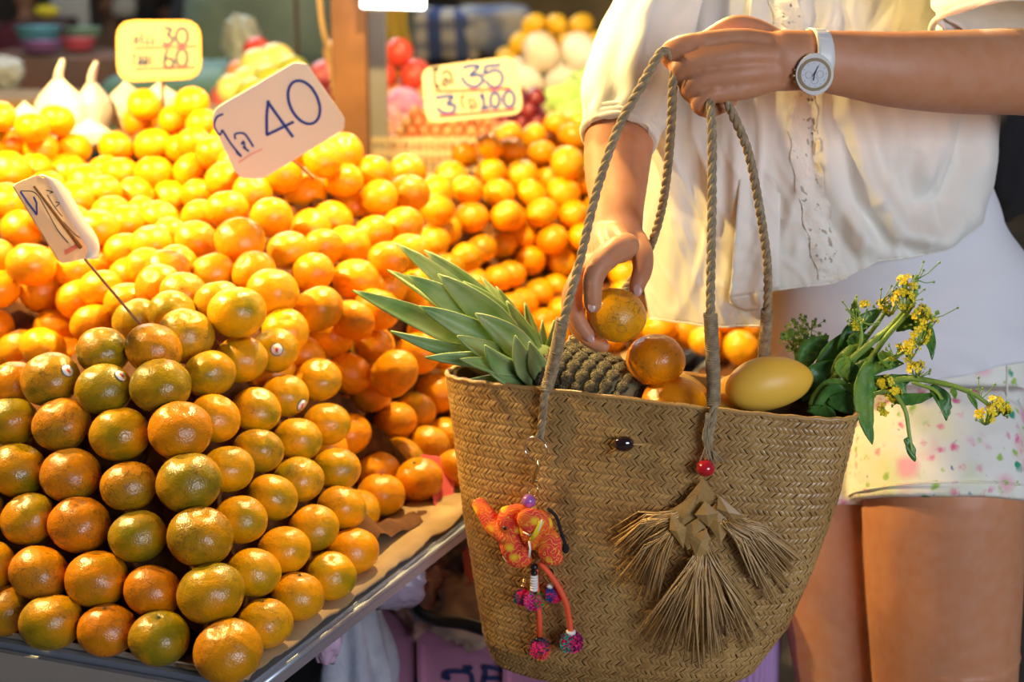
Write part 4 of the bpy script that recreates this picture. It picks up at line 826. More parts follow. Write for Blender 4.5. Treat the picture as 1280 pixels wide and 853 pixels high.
LV = [ # base, tip, width, d0, d1, bend, mat
 (1086, 452, 1091, 556, 30, 1.57, 1.545, (-10, 0), M_GL2), (1050, 500, 1020, 506, 22, 1.60, 1.60, (0, 0), M_GL), (1010, 512, 1046, 536, 20, 1.585, 1.565, (8, -6), M_GL),
 (1132, 548, 1144, 577, 13, 1.55, 1.55, (0, 0), M_GL), (1163, 482, 1183, 526, 22, 1.55, 1.545, (6, -2), M_GL), (1110, 497, 1170, 492, 17, 1.565, 1.55, (0, 5), M_GL),
 (1000, 462, 1036, 420, 30, 1.64, 1.64, (-4, -4), M_GL), (1012, 510, 1076, 492, 36, 1.59, 1.575, (0, -12), M_GL2), (1018, 516, 1075, 506, 36, 1.585, 1.57, (0, -16), M_GL), (1000, 500, 1058, 452, 34, 1.61, 1.61, (-8, -6), M_GL),
 (1020, 480, 1085, 405, 30, 1.625, 1.62, (-10, -4), M_GL), (1050, 440, 1105, 385, 26, 1.61, 1.60, (-6, -4), M_GL), (1040, 470, 1098, 440, 32, 1.60, 1.585, (0, -10), M_GL2), (1055, 475, 1130, 455, 32, 1.59, 1.565, (0, -8), M_GL),
 (1075, 480, 1143, 470, 28, 1.58, 1.56, (0, 6), M_GL), (1060, 430, 1086, 420, 22, 1.60, 1.59, (0, 0), M_GL), (1120, 400, 1165, 450, 22, 1.57, 1.55, (14, -10), M_GL), (1120, 412, 1150, 400, 20, 1.57, 1.55, (4, -4), M_GL2),
 (1080, 500, 1092, 478, 24, 1.575, 1.57, (0, 0), M_GL), (1030, 505, 1005, 480, 24, 1.61, 1.62, (0, 0), M_GL), (1058, 445, 1060, 478, 22, 1.59, 1.58, (-6, 0), M_GL2), (1110, 470, 1126, 502, 20, 1.565, 1.56, (6, 0), M_GL),
 (1100, 440, 1112, 462, 18, 1.57, 1.56, (3, 0), M_GL2), (1076, 410, 1070, 372, 14, 1.60, 1.60, (-4, 0), M_GL2), (1035, 500, 1085, 520, 28, 1.58, 1.56, (0, -4), M_GL), (1150, 410, 1156, 392, 9, 1.545, 1.54, (0, 0), M_GL2), (1210, 490, 1222, 512, 8, 1.53, 1.53, (0, 0), M_GL2), (1190, 484, 1194, 500, 8, 1.535, 1.53, (0, 0), M_GL2)]
for (bx, by, tx, ty, wd, d0, d1, bd, m) in LV:
    a, b = P(bx, by, d0), P(tx, ty, d1); ben = (P(bx+bd[0], by+bd[1], d0)-P(bx, by, d0))
    n_ = ((Vector((0, 0, CZ))-a).normalized()+Vector((rng.uniform(-.4, .4), 0, rng.uniform(-.1, .6)))).normalized()
    bm = leaf_between(a, b, wd/2*d0/F, ben, n_, fold=.18, keel=1, n=14); side = (b-a).cross(n_).normalized()
    for v in bm.verts: v.co += n_*(.0016*math.sin(v.co.x*900+v.co.z*700))
    o = mk('leaf', bm, m, gr); solid(o, .0009)
fl_m = bmesh.new()
def flower(bm, c, nrm, s):
    u = nrm.orthogonal().normalized(); v = nrm.cross(u); a0 = rng.uniform(0, 6)
    for k in range(4):
        a = a0+k*math.pi/2; d = u*math.cos(a)+v*math.sin(a); e = u*-math.sin(a)+v*math.cos(a)
        q = [bm.verts.new(c), bm.verts.new(c+d*s*.6+e*s*.42+nrm*s*.3), bm.verts.new(c+d*s*1.05+nrm*s*.25), bm.verts.new(c+d*s*.6-e*s*.42+nrm*s*.3)]; bm.faces.new(q)
    ball(bm, c+nrm*s*.15, s*.22, 6, 4)
def cluster(x, y, d, r, n, buds=5):
    bm = bmesh.new(); c = P(x, y, d); base = c+Vector((0, 0, -r*1.2*d/F)); g = bmesh.new()
    for k in range(int(n*1.4)+1):
        v = Vector((rng.gauss(0, 1), rng.gauss(0, .7), rng.gauss(.3, .8))).normalized(); q = c+v*(r*rng.uniform(.5, 1)*d/F); flower(bm, q, (v+Vector((0, -.7, .3))).normalized(), 5.8*d/F)
        tube(g, [base, base.lerp(q, .55)+Vector((0, 0, -.002)), q], .0006, 5)
    for k in range(buds):
        v = Vector((rng.gauss(0, 1), rng.gauss(0, .7), rng.gauss(.2, .8))).normalized(); q = c+v*(r*rng.uniform(.9, 1.5)*d/F); ball(g, q, .0013, 6, 5, (1, 1, 1.6)); tube(g, [base, q], .0005, 4)
    o = mk('flower_cluster', bm, M_YF, gr); mk('flower_stalk', g, M_GS, o)
for a in ((1134, 358, 1.545, 13, 9, 10), (1130, 374, 1.55, 14, 12, 5), (1152, 392, 1.54, 10, 9, 8), (1112, 381, 1.585, 13, 8, 5), (1081, 381, 1.58, 3, 2, 2), (1160, 400, 1.54, 11, 6, 6), (1150, 416, 1.545, 14, 8, 3), (1138, 438, 1.55, 12, 12, 3), (1147, 462, 1.55, 11, 10, 2), (1108, 478, 1.565, 9, 8, 3),
          (1120, 494, 1.56, 10, 8, 3), (1104, 512, 1.56, 6, 4, 2), (1244, 508, 1.525, 12, 14, 3), (1232, 518, 1.525, 12, 12, 3), (1255, 512, 1.525, 7, 6, 4), (1072, 400, 1.58, 12, 3, 14), (1120, 440, 1.555, 9, 5, 6)): cluster(*a)
bm = bmesh.new()
for k in range(26):
    x, y, d = rng.choice([(1146, 350, 1.54), (1138, 372, 1.55), (1075, 402, 1.58), (1225, 500, 1.53), (1160, 400, 1.54), (1100, 380, 1.58)]); a = P(x, y, d); an = rng.uniform(-2.8, .3); l = rng.uniform(14, 42)
    b = P(x+l*math.cos(an), y+l*math.sin(an)*.8, d); tube(bm, [a, a.lerp(b, .5)+Vector((0, 0, -.002)), b], .00055, 5); ball(bm, b, .0014, 6, 5)
mk('seed_stalks', bm, M_GS, gr)['kind'] = 'stuff'
co_ = thing('coriander_sprig', tuple(P(985, 470, 1.70)), 'feathery herb sprigs poking up behind the mango', 'herb')
bm = bmesh.new(); g = bmesh.new()
for k in range(9):
    x = 968+rng.uniform(0, 50); y = 400+rng.uniform(0, 34)+abs(x-1005)*.4; d = 1.68+rng.uniform(-.02, .03); b = P(x, y, d); a = P(990+rng.uniform(-12, 15), 480, 1.69); tube(g, [a, a.lerp(b, .6)+Vector((.004, 0, 0)), b], .0007, 5)
    for j in range(16):
        c = b+Vector((rng.gauss(0, .007), rng.gauss(0, .005), rng.gauss(0, .006))); s = rng.uniform(.002, .0042); vs = []
        n_ = Vector((rng.gauss(0, .5), -1, rng.gauss(.3, .5))).normalized(); u = n_.orthogonal().normalized(); v = n_.cross(u)
        for q in range(10): r_ = s*(1 if q % 2 else .5); vs.append(bm.verts.new(c+u*math.cos(q*.628)*r_+v*math.sin(q*.628)*r_))
        bm.faces.new(vs)
        tube(g, [b.lerp(a, .1), c], .0004, 4)
mk('leaflets', bm, M_GL2, co_, smooth=False)['kind'] = 'stuff'; mk('stem', g, M_GS, co_)
# ------------------------------------------------------------------ red bead, leaf knot and straw tassel hanging on the bag
ta = thing('straw_tassel', tuple(bagfront(888, 600, .02)), 'fringed straw tassel with folded knot and red bead hanging on the bag front', 'tassel')
M_RED = mat('red_bead', (.50, .008, .02), .2, spec=.7, coat=.5)
c = bagfront(884, 580, .014); bm = bmesh.new(); ball(bm, c, .0095, 22, 14, (1, 1, .92)); mk('bead', bm, M_RED, ta)
M_FOLD = straw_mat('folded_straw', (.40, .24, .08), (.26, .15, .05), (.48, .30, .10)); M_FRINGE = straw_mat('straw_fringe', (.80, .56, .28), (.34, .20, .08), (.70, .44, .16))
def TP(px, py, off): return bagfront(px, min(py, 836), off)
FOLDS = [[(880, 594), (899, 618), (876, 638), (842, 640)], [(842, 632), (872, 612), (880, 640), (851, 655)], [(880, 640), (897, 622), (918, 645), (902, 672)], [(852, 656), (878, 638), (890, 668), (862, 680)],
         [(900, 612), (928, 636), (922, 650), (898, 628)], [(864, 664), (886, 652), (889, 684), (872, 686)], [(884, 618), (900, 632), (888, 650), (872, 634)], [(843, 634), (862, 650), (858, 676), (842, 652)]]
for k, q in enumerate(FOLDS):
    bm = bmesh.new(); off = .010+.0016*k
    vs = [bm.verts.new(TP(x, y, off+(.002 if i % 2 else 0))) for i, (x, y) in enumerate(q)]; c = bm.verts.new(TP(sum(x for x, _ in q)/4, sum(y for _, y in q)/4, off+.0045))
    for i in range(4): bm.faces.new((vs[i], vs[(i+1) % 4], c))
    o = mk('folded_leaf', bm, M_FOLD, ta, smooth=False); solid(o, .0012); o.data.polygons.foreach_set('use_smooth', [False]*len(o.data.polygons))
bm = bmesh.new(); ly = bm.verts.layers.float.new('rnd'); rg = random.Random(9)
def strand(path, r):
    n0 = len(bm.verts); tube(bm, path, [(r, r*.5)]*len(path), 5); bm.verts.ensure_lookup_table(); rv = rg.random()
    for v in bm.verts[n0:]: v[ly] = rv
for (ox, oy, a0, a1, l0, l1, n) in ((848, 638, 148, 172, 55, 82, 60), (846, 652, 108, 148, 60, 100, 45), (878, 682, 78, 128, 95, 145, 80), (884, 678, 55, 92, 90, 142, 80), (905, 645, 30, 62, 60, 115, 45), (915, 642, 18, 42, 55, 95, 40)):
    for k in range(n):
        a = R_(rg.uniform(a0, a1)); l = rg.uniform(l0, l1); sx = ox+rg.uniform(-5, 5); sy = oy+rg.uniform(-5, 5); o0 = .010+rg.uniform(0, .008); o1 = rg.uniform(.005, .016)
        droop = 14 if a0 > 100 or a1 < 65 else 0
        ex, ey = sx+l*math.cos(a), sy+l*math.sin(a)+droop; mx, my = sx+l*.5*math.cos(a)+rg.uniform(-4, 4), sy+l*.5*math.sin(a)-droop*.35
        strand([TP(sx, sy, o0), TP((sx+mx)/2, (sy+my)/2, o0+.004), TP(mx, my, (o0+o1)/2+.004), TP(ex, ey, o1)], rg.uniform(.0007, .0015))
o = mk('fringe', bm, M_FRINGE, ta); o['kind'] = 'stuff'
# ------------------------------------------------------------------ elephant charm
ch = thing('elephant_charm', tuple(bagfront(672, 690, .02)), 'orange patterned cloth elephant keyring with pompoms clipped to the bag cord', 'charm')
M_EL = mat('orange_print', (.85, .10, .02), .8); nt, N, L, bs = nodes(M_EL); tc = N.new('ShaderNodeTexCoord').outputs['Object']
n1 = texn(N, L, 'Noise', tc, 60, 1); wv = texn(N, L, 'Wave', tc, 95, 1, Distortion=18, wave_type='RINGS'); l1 = ramp(N, L, wv.outputs['Fac'], .90, .97)
vo = texn(N, L, 'Voronoi', tc, 45); sp = ramp(N, L, vo.outputs['Distance'], .12, .3, (1,)*3, (0,)*3)
c1 = mixc(N, L, ramp(N, L, n1.outputs[0], .42, .62), (.80, .04, .03), (.92, .15, .01)); c2 = mixc(N, L, l1, c1, (.95, .42, .04)); L.new(mixc(N, L, sp, c2, (.95, .60, .02)), bs.inputs['Base Color'])
M_YEL = mat('yellow_cloth', (.85, .65, .02), .8); M_WT = mat('white_trim', (.8, .78, .74), .7); M_ORC = mat('orange_cord', (.85, .10, .03), .6, bump=(400, .4, .0006))
def CP(x, y, off): return bagfront(x, y, off)
K = 1.58/F
bm = bmesh.new()
def blob(x, y, off, rx, ry, rz): 
    ball(bm, CP(x, y, off), 1, 20, 14, (rx*K, rz*K, ry*K))
blob(658, 645, .020, 26, 24, 13); blob(682, 655, .020, 22, 28, 12); blob(655, 672, .020, 19, 28, 11); blob(697, 676, .019, 16, 24, 10); blob(661, 692, .019, 17, 12, 9); blob(700, 690, .018, 14, 11, 8)
q = catmull([(648, 662, .021, 15), (634, 650, .022, 14), (626, 638, .023, 12), (616, 624, .023, 10)], 4); tube(bm, [CP(a[0], a[1], a[2]) for a in q], [a[3]*K for a in q], 12, round_end=True)
o = mk('elephant_body', bm, M_EL, ch); remesh(o, .0011, 3)
bm = bmesh.new(); ball(bm, CP(683, 641, .030), 1, 16, 12, (22*K, 6*K, 17*K), Matrix.Rotation(.5, 3, 'Y')); mk('ear', bm, M_EL, ch)
bm = bmesh.new(); ball(bm, CP(650, 632, .024), 1, 14, 10, (11*K, 6*K, 9*K)); mk('ear', bm, M_EL, ch)
bm = bmesh.new(); tube(bm, [CP(x, y, .0315) for x, y in ((672, 653), (680, 657), (690, 651), (694, 638))], .0011, 6); tube(bm, [CP(x, y, .033) for x, y in ((680, 664), (681, 674), (680, 684))], .0012, 6); mk('piping', bm, M_WT, ch)
bm = bmesh.new(); tube(bm, [CP(x, y, .0275) for x, y in ((681, 663), (686, 654), (692, 640))], [(8*K, 3*K), (10*K, 4*K), (6*K, 4*K)], 10); mk('saddle', bm, M_YEL, ch)
bm = bmesh.new(); tube(bm, [CP(x, y, .018) for x, y in ((644, 688), (647, 694), (654, 692))], [(5*K, 4*K), (6*K, 4*K), (5*K, 3*K)], 8, round_end=True); mk('foot_patch', bm, M_WT, ch)
bm = bmesh.new(); ball(bm, CP(652, 648, .033), .0023, 10, 8); mk('eye', bm, M_BLACK, ch)
bm = bmesh.new(); q = catmull([(690, 632), (700, 642), (706, 660), (712, 678)], 4); tube(bm, [CP(x, y, .010) for x, y in q], .0018, 8); ball(bm, CP(712, 682, .010), .0048, 12, 8, (.8, .6, 1.2)); mk('tail', bm, M_DARK, ch)
def ring(name, c, R, r, m, ax=(0, 1, 0), sx=1, sz=1, tilt=0):
    bm = bmesh.new(); n_ = bagfront_n(675, 570); u = Vector((0, 0, 1)).cross(n_).normalized(); v = n_.cross(u)
    tube(bm, [c+u*math.cos(a)*R*sx+v*math.sin(a)*R*sz for a in np.linspace(0, 2*math.pi, 33)], r, 8, cap=False); return mk(name, bm, m, ch)
ring('key_ring', CP(675, 558, .010), 16*K, .0010, M_CHROME)
ring('clasp_loop', CP(673, 609, .012), 7*K, .0009, M_BRASS, sz=1.15)
bm = bmesh.new(); tube(bm, [CP(x, y, .012) for x, y in ((678, 571), (680, 578), (675, 590), (673, 600))], [(3*K, 2*K), (4*K, 2.5*K), (4.5*K, 3*K), (4*K, 3*K)], 10, round_end=True); box(bm, CP(674, 597, .012), (11*K, 4*K, 5*K), bev=.0006); mk('clasp', bm, M_BRASS, ch)
bm = bmesh.new(); ball(bm, CP(671, 620, .018), 9*K, 16, 12); mk('bead', bm, mat('lilac_bead', (.30, .10, .42), .25, coat=.5), ch)
bm = bmesh.new(); tube(bm, [CP(678, 700, .016), CP(678, 715, .016), CP(679, 730, .015), CP(681, 770, .012), CP(681, 796, .012)], 4.0*K, 10); mk('cord', bm, M_ORC, ch)
bm = bmesh.new(); q = catmull([(684, 696, .018), (700, 715, .018), (714, 742, .017), (718, 765, .015), (720, 784, .014)], 5); tube(bm, [CP(*a) for a in q], 3.8*K, 10); mk('cord', bm, M_ORC, ch)
bm = bmesh.new(); bm.free()
for (x_, y_, o_, r_, z_) in ((678, 702, .018, 5, 1), (678, 709, .018, 4.6, 1), (678, 732, .018, 4, 1), (681, 793, .014, 6, .6), (694, 712, .012, 5, 1.3)):
    bm = bmesh.new(); ball(bm, CP(x_, y_, o_), r_*K, 12, 8, (1, 1, z_)); mk('black_bead', bm, M_BLACK, ch)
bm = bmesh.new()
for k in range(6): tube(bm, [CP(678, 712+k*3.2, .0185), CP(678, 714.6+k*3.2, .0185)], [(5.2*K, 5.2*K)]*2, 12)
mk('white_bead', bm, M_WT, ch); bm = bmesh.new(); ball(bm, CP(695, 727, .014), 5*K, 12, 8, (1, 1, .7)); mk('white_bead', bm, M_WT, ch); bm = bmesh.new(); tube(bm, [CP(720, 782, .014), CP(720, 789, .014)], 6.2*K, 12); mk('white_bead', bm, M_WT, ch)
bm = bmesh.new()
for k in range(7): ball(bm, CP(668-k*.9, 711+k*2.6, .015), 3*K, 8, 6, (1, 1, .5))
mk('gold_bead', bm, M_BRASS, ch)
def pompom(x, y, off, r, cols, lab):
    t0 = CP(x, y, off); par = None
    for k, (cname, col) in enumerate(cols):
        bm = bmesh.new(); rg2 = random.Random(int(x)+k); axis = Vector((math.cos(k*2.3+x), -.6, math.sin(k*2.3+x))).normalized()
        for j in range(380):
            v = Vector((rg2.gauss(0, 1), rg2.gauss(0, 1), rg2.gauss(0, 1))).normalized()
            if k > 0 and v.dot(axis) < .35: continue
            L_ = r*K*(rg2.uniform(.9, 1.12)+.04*k); s = v.orthogonal().normalized()*.0007; w2 = v.cross(s)
            a, b, c_ = bm.verts.new(t0+v*L_*.4-s), bm.verts.new(t0+v*L_*.4+s), bm.verts.new(t0+v*L_*.4+w2)
            d_, e_, f_ = bm.verts.new(t0+v*L_-s), bm.verts.new(t0+v*L_+s), bm.verts.new(t0+v*L_+w2)
            for q in ((a, b, e_, d_), (b, c_, f_, e_), (c_, a, d_, f_), (d_, e_, f_)): bm.faces.new(q)
        if k == 0: ball(bm, t0, r*K*.86, 16, 12)
        m = mat(cname+'_wool', col, .95); o = mk('pompom' if k == 0 else 'wool_patch', bm, m, ch if k == 0 else par, smooth=False)
        if k == 0: par = o
PK = ('pink', (.85, .03, .18))
pompom(682, 806, .012, 14, [PK, ('orange', (.9, .2, .02)), ('teal', (.01, .12, .15))], '')
pompom(721, 797, .014, 14, [PK, ('plum', (.16, .01, .12)), ('jade', (.02, .40, .33))], '')
pompom(677, 744, .016, 13, [PK, ('green', (.03, .40, .02)), ('mauve', (.45, .08, .45))], ''); pompom(698, 738, .010, 12, [PK, ('blue', (.02, .10, .45))], ''); pompom(660, 742, .012, 11, [PK, ('petrol', (.01, .14, .18))], '')
# ------------------------------------------------------------------ the woman
wo = thing('person', (.47, 1.86, 0), 'woman in white blouse and floral shorts holding a straw bag and a mandarin', 'person')
bm = bmesh.new()
def Wt(bm, pts, seg=20, n=6, **kw):   # world points (x,y,z,rx,ry)
    q = catmull(pts, n); tube(bm, [Vector(a[:3]) for a in q], [(a[3], a[4]) for a in q], seg, **kw)
# torso (rx across, ry deep) from crotch to neck
Wt(bm, [(.50, 1.90, .74, .12, .10), (.505, 1.90, .80, .155, .105), (.505, 1.90, .86, .155, .105), (.485, 1.90, .95, .130, .095), (.44, 1.90, 1.05, .128, .095), (.42, 1.90, 1.15, .14, .105), (.405, 1.91, 1.25, .155, .10), (.40, 1.92, 1.32, .15, .075), (.395, 1.92, 1.37, .085, .06), (.39, 1.91, 1.42, .055, .055), (.385, 1.90, 1.50, .052, .055)], 28, up=(0, 1, 0), round_end=True)
# head
hc = Vector((.375, 1.87, 1.565)); 
ball(bm, hc+Vector((0, 0, .02)), .088, 28, 20, (.86, 1.06, 1.05)); ball(bm, hc+Vector((-.004, -.02, -.045)), .060, 20, 14, (.92, 1.0, 1.05))
ball(bm, hc+Vector((-.006, -.098, -.018)), .012, 12, 8, (.8, 1.2, 1.6))
for s in (-1, 1): ball(bm, hc+Vector((s*.076, .005, -.012)), .018, 10, 8, (.4, .8, 1.4))
ball(bm, hc+Vector((-.005, -.082, -.058)), .017, 12, 8, (1.2, .5, .35))
# legs to the feet
def leg(pts): ptube(bm, pts, 72, 6)
leg([(1178, 540, 1.86, 92, 84), (1178, 600, 1.825, 100, 96), (1179, 720, 1.85, 96, 92), (1180, 853, 1.885, 88, 86)])
kL = P(1180, 853, 1.885); r0 = 88*1.885/F
Wt(bm, [(kL.x, kL.y-.002, kL.z+.05, r0*1.0, r0*1.0), (kL.x, kL.y, kL.z-.02, r0*.88, r0*.88), (kL.x, kL.y-.004, .42, .062, .066), (kL.x, kL.y+.012, .35, .054, .058), (kL.x, kL.y+.030, .27, .053, .056), (kL.x, kL.y+.045, .14, .037, .039), (kL.x, kL.y+.045, .07, .034, .040)], 20, up=(0, 1, 0))
leg([(1038, 540, 1.93, 80, 80), (1036, 600, 1.93, 82, 82), (1043, 720, 1.95, 70, 74), (1056, 853, 1.98, 60, 66)])
kR = P(1056, 853, 1.98); r1 = 62*1.98/F
Wt(bm, [(kR.x, kR.y, kR.z+.04, r1, r1), (kR.x, kR.y, kR.z-.03, r1*.92, r1*.92), (kR.x+.003, kR.y+.005, .38, .056, .058), (kR.x, kR.y+.02, .30, .052, .054), (kR.x, kR.y+.04, .14, .036, .038), (kR.x, kR.y+.04, .07, .034, .038)], 20, up=(0, 1, 0))
for x, y in ((kL.x, kL.y+.015), (kR.x, kR.y+.01)):
    tube(bm, [(x, y+.075, .034), (x, y+.03, .045), (x-.004, y-.03, .040), (x-.008, y-.10, .026), (x-.010, y-.15, .020)], [(.026, .030), (.032, .040), (.036, .036), (.042, .022), (.036, .016)], 16, round_end=True)
    for k in range(5): tube(bm, [(x-.036+.013*k+(-.006), y-.145, .014), (x-.038+.013*k-.006, y-.178+.006*k, .011)], .0075, 8, round_end=True)
# her left arm (right of the picture)
Wt(bm, [(.56, 1.92, 1.325, .055, .055), (.60, 1.90, 1.29, .054, .054), (.625, 1.84, 1.25, .050, .050), (.64, 1.75, 1.22, .046, .046)], 18, round_end=True)
ptube(bm, [(1345, 96, 1.66, 52, 55), (1280, 90, 1.61, 50, 54), (1200, 90, 1.565, 47, 52), (1120, 87, 1.53, 41, 47), (1050, 79, 1.51, 32, 40), (1010, 76, 1.50, 28, 37.5), (975, 76, 1.495, 26, 38)], 56, 6, round_end=True)
# hand back: metacarpals fanning out from the wrist
for pts in ([(985, 60, 1.495, 16), (930, 52, 1.487, 17), (885, 53, 1.482, 15), (866, 54, 1.482, 12.5)], [(985, 72, 1.492, 16), (930, 70, 1.480, 18), (882, 74, 1.478, 15), (868, 76, 1.478, 12)],
            [(985, 86, 1.494, 16), (930, 92, 1.482, 17), (893, 96, 1.480, 14), (878, 99, 1.480, 12)], [(985, 96, 1.498, 14), (935, 108, 1.488, 16), (905, 116, 1.485, 13), (888, 118, 1.483, 11)],
            [(985, 76, 1.503, 22, 33), (940, 84, 1.497, 20, 38), (900, 86, 1.494, 16, 36), (884, 86, 1.492, 10, 26)]): ptube(bm, pts, 14, 5, round_end=True)
# fingers curled round the cords
for pts in ([(868, 53, 1.482, 13), (848, 58, 1.484, 13), (836, 66, 1.490, 12.5), (842, 78, 1.502, 11.5), (862, 84, 1.512, 11), (880, 84, 1.514, 10)],
            [(870, 76, 1.478, 13), (856, 82, 1.482, 13), (848, 90, 1.490, 12.5), (857, 101, 1.503, 11.5), (876, 104, 1.512, 11), (893, 100, 1.514, 9.5)],
            [(880, 99, 1.480, 13), (868, 104, 1.484, 13), (861, 112, 1.492, 12.5), (870, 121, 1.504, 11), (888, 122, 1.512, 10.5), (903, 116, 1.513, 9.5)],
            [(892, 117, 1.483, 12), (880, 123, 1.485, 12), (874, 131, 1.491, 11.5), (884, 138, 1.502, 10), (900, 134, 1.510, 9.5), (914, 126, 1.511, 9)],
            [(975, 56, 1.505, 17), (945, 38, 1.508, 15), (918, 33, 1.510, 14.5), (892, 44, 1.512, 12.5), (868, 60, 1.516, 11), (855, 70, 1.518, 9)]): ptube(bm, pts, 12, 5, round_end=True)
# her right arm reaching down
Wt(bm, [(.27, 1.93, 1.325, .052, .052), (.225, 1.91, 1.28, .052, .052), (.175, 1.87, 1.20, .048, .048)], 18, round_end=True)
ptube(bm, [(798, 60, 1.80, 46, 46), (782, 130, 1.76, 44, 44), (773, 185, 1.73, 43, 43), (771, 225, 1.70, 39, 40), (772, 262, 1.66, 33, 30), (770, 288, 1.64, 33, 26), (766, 304, 1.625, 33, 24)], 56, 6, round_end=True)
for pts in ([(762, 292, 1.63, 16), (772, 300, 1.60, 17), (780, 312, 1.575, 15), (772, 318, 1.558, 13)], [(752, 292, 1.63, 16), (752, 305, 1.605, 17), (756, 320, 1.58, 15), (745, 335, 1.562, 13)],
            [(744, 296, 1.635, 15), (738, 312, 1.61, 15), (733, 330, 1.59, 14), (726, 344, 1.58, 12)], [(748, 305, 1.64, 16), (736, 325, 1.62, 15), (725, 345, 1.605, 13)],
            [(785, 290, 1.64, 16), (796, 305, 1.63, 16), (800, 318, 1.62, 14)], [(766, 296, 1.628, 22, 16), (764, 308, 1.606, 24, 14), (762, 318, 1.588, 20, 12), (756, 330, 1.575, 14, 10)]): ptube(bm, pts, 14, 5, round_end=True)
for pts in ([(783, 307, 1.568, 17), (766, 315, 1.548, 16.5), (750, 331, 1.536, 15.5), (742, 348, 1.532, 13.8), (741, 367, 1.533, 12.6), (741, 381, 1.535, 11.5)],
            [(740, 330, 1.575, 13.5), (724, 348, 1.565, 13.5), (716, 368, 1.562, 12.5), (718, 390, 1.562, 11.5), (727, 408, 1.565, 10.5), (735, 419, 1.566, 9.5)],
            [(728, 345, 1.60, 13), (715, 366, 1.598, 12.5), (714, 392, 1.596, 12), (724, 412, 1.594, 11), (742, 428, 1.590, 10), (754, 433, 1.588, 9)],
            [(722, 350, 1.625, 11), (718, 376, 1.625, 10.5), (726, 402, 1.622, 10), (744, 416, 1.618, 9)],
            [(797, 304, 1.625, 15), (803, 320, 1.61, 14.5), (803, 338, 1.60, 13), (798, 352, 1.594, 11.5), (795, 362, 1.592, 10)]): ptube(bm, pts, 12, 5, round_end=True)
body = mk('body', bm, M_SKIN, wo); remesh(body, .0021, 7, .5)
def nail(px, py, d, w, h, rot):
    bm = bmesh.new(); c = P(px, py, d); ball(bm, (0, 0, 0), 1, 12, 8, (w*d/F, .0011, h*d/F)); M = Matrix.Translation(c) @ Matrix.Rotation(R_(rot), 4, 'Y') @ Matrix.Rotation(R_(-15), 4, 'X')
    bmesh.ops.transform(bm, matrix=M, verts=bm.verts[:]); return mk('fingernail', bm, M_NAIL, wo)
nail(740, 383, 1.5275, 5.5, 7.5, 0); nail(797, 363, 1.5845, 6, 8, -12); nail(738, 423, 1.560, 5, 6.5, -35)
M_HAIR = mat('dark_hair', (.025, .014, .010), .45, bump=(200, .5, .002))
bm = bmesh.new(); ball(bm, hc+Vector((0, .022, .032)), .096, 28, 18, (.92, 1.0, 1.02)); tube(bm, [hc+Vector((0, .07, 0)), hc+Vector((0, .085, -.10)), hc+Vector((.01, .085, -.22)), hc+Vector((.01, .08, -.34))], [(.075, .04), (.085, .035), (.075, .03), (.04, .015)], 16, round_end=True)
mk('hair', bm, M_HAIR, wo)
for s in (-1, 1):
    bm = bmesh.new(); ball(bm, hc+Vector((-.004+s*.030, -.079, .0)), .011, 12, 8, (1.2, .5, .6)); mk('eye', bm, M_WT, wo)
    bm = bmesh.new(); ball(bm, hc+Vector((-.004+s*.030, -.0845, .0)), .0048, 10, 8, (1, .3, 1)); mk('iris', bm, M_DARK, wo)
# undershirt
UNDER_HEM = [(930, 470), (1000, 500), (1075, 508), (1120, 490), (1180, 469), (1230, 458), (1285, 447), (1340, 440)]
M_UNDER = mat('white_undershirt', (.76, .77, .80), .92, bump=(180, .15, .001))
def tubecloth(th, z, zt):
    # half widths per height of the undershirt
    xc = interp(z, [(.70, .515), (.90, .515), (1.0, .495), (1.1, .45), (1.3, .40)]); a = interp(z, [(.78, .182), (.90, .180), (.98, .160), (1.05, .142), (1.3, .15)]); b = interp(z, [(.78, .150), (.90, .145), (.97, .122), (1.05, .108), (1.3, .10)])
    return Vector((xc+a*math.cos(th), 1.90-b*math.sin(th), z))
bm = bmesh.new()
def uf(u, v):
    th = u*2*math.pi; p = tubecloth(th, .86, 0); px, py, d = proj(p)
    if math.sin(th) > 0: hz = on_z(px, 0, 1).z if False else None
    hem = interp(px, UNDER_HEM) if math.sin(th) > -.1 else 450
    # height of the hem where the front surface meets that picture row
    pp = P(px, hem, d); zh = pp.z if math.sin(th) > -.1 else .84
    z = zh+(1.10-zh)*v; q = tubecloth(th, z, 0); n = Vector((math.cos(th), -math.sin(th), 0))
    w_ = .006*nz(q.x*9, q.z*26, th)*(1-v*.5)+.0032*math.sin(q.z*95+6*nz(q.x*6, q.z*5)+q.x*14)*max(0, math.sin(th))*(.3+.7*max(0, 1-abs(q.z-.90)/.10))
    return q+n*(.006+w_)
grid(bm, uf, 180, 60, closed=True); o = mk('undershirt', bm, M_UNDER, wo); solid(o, .0016)
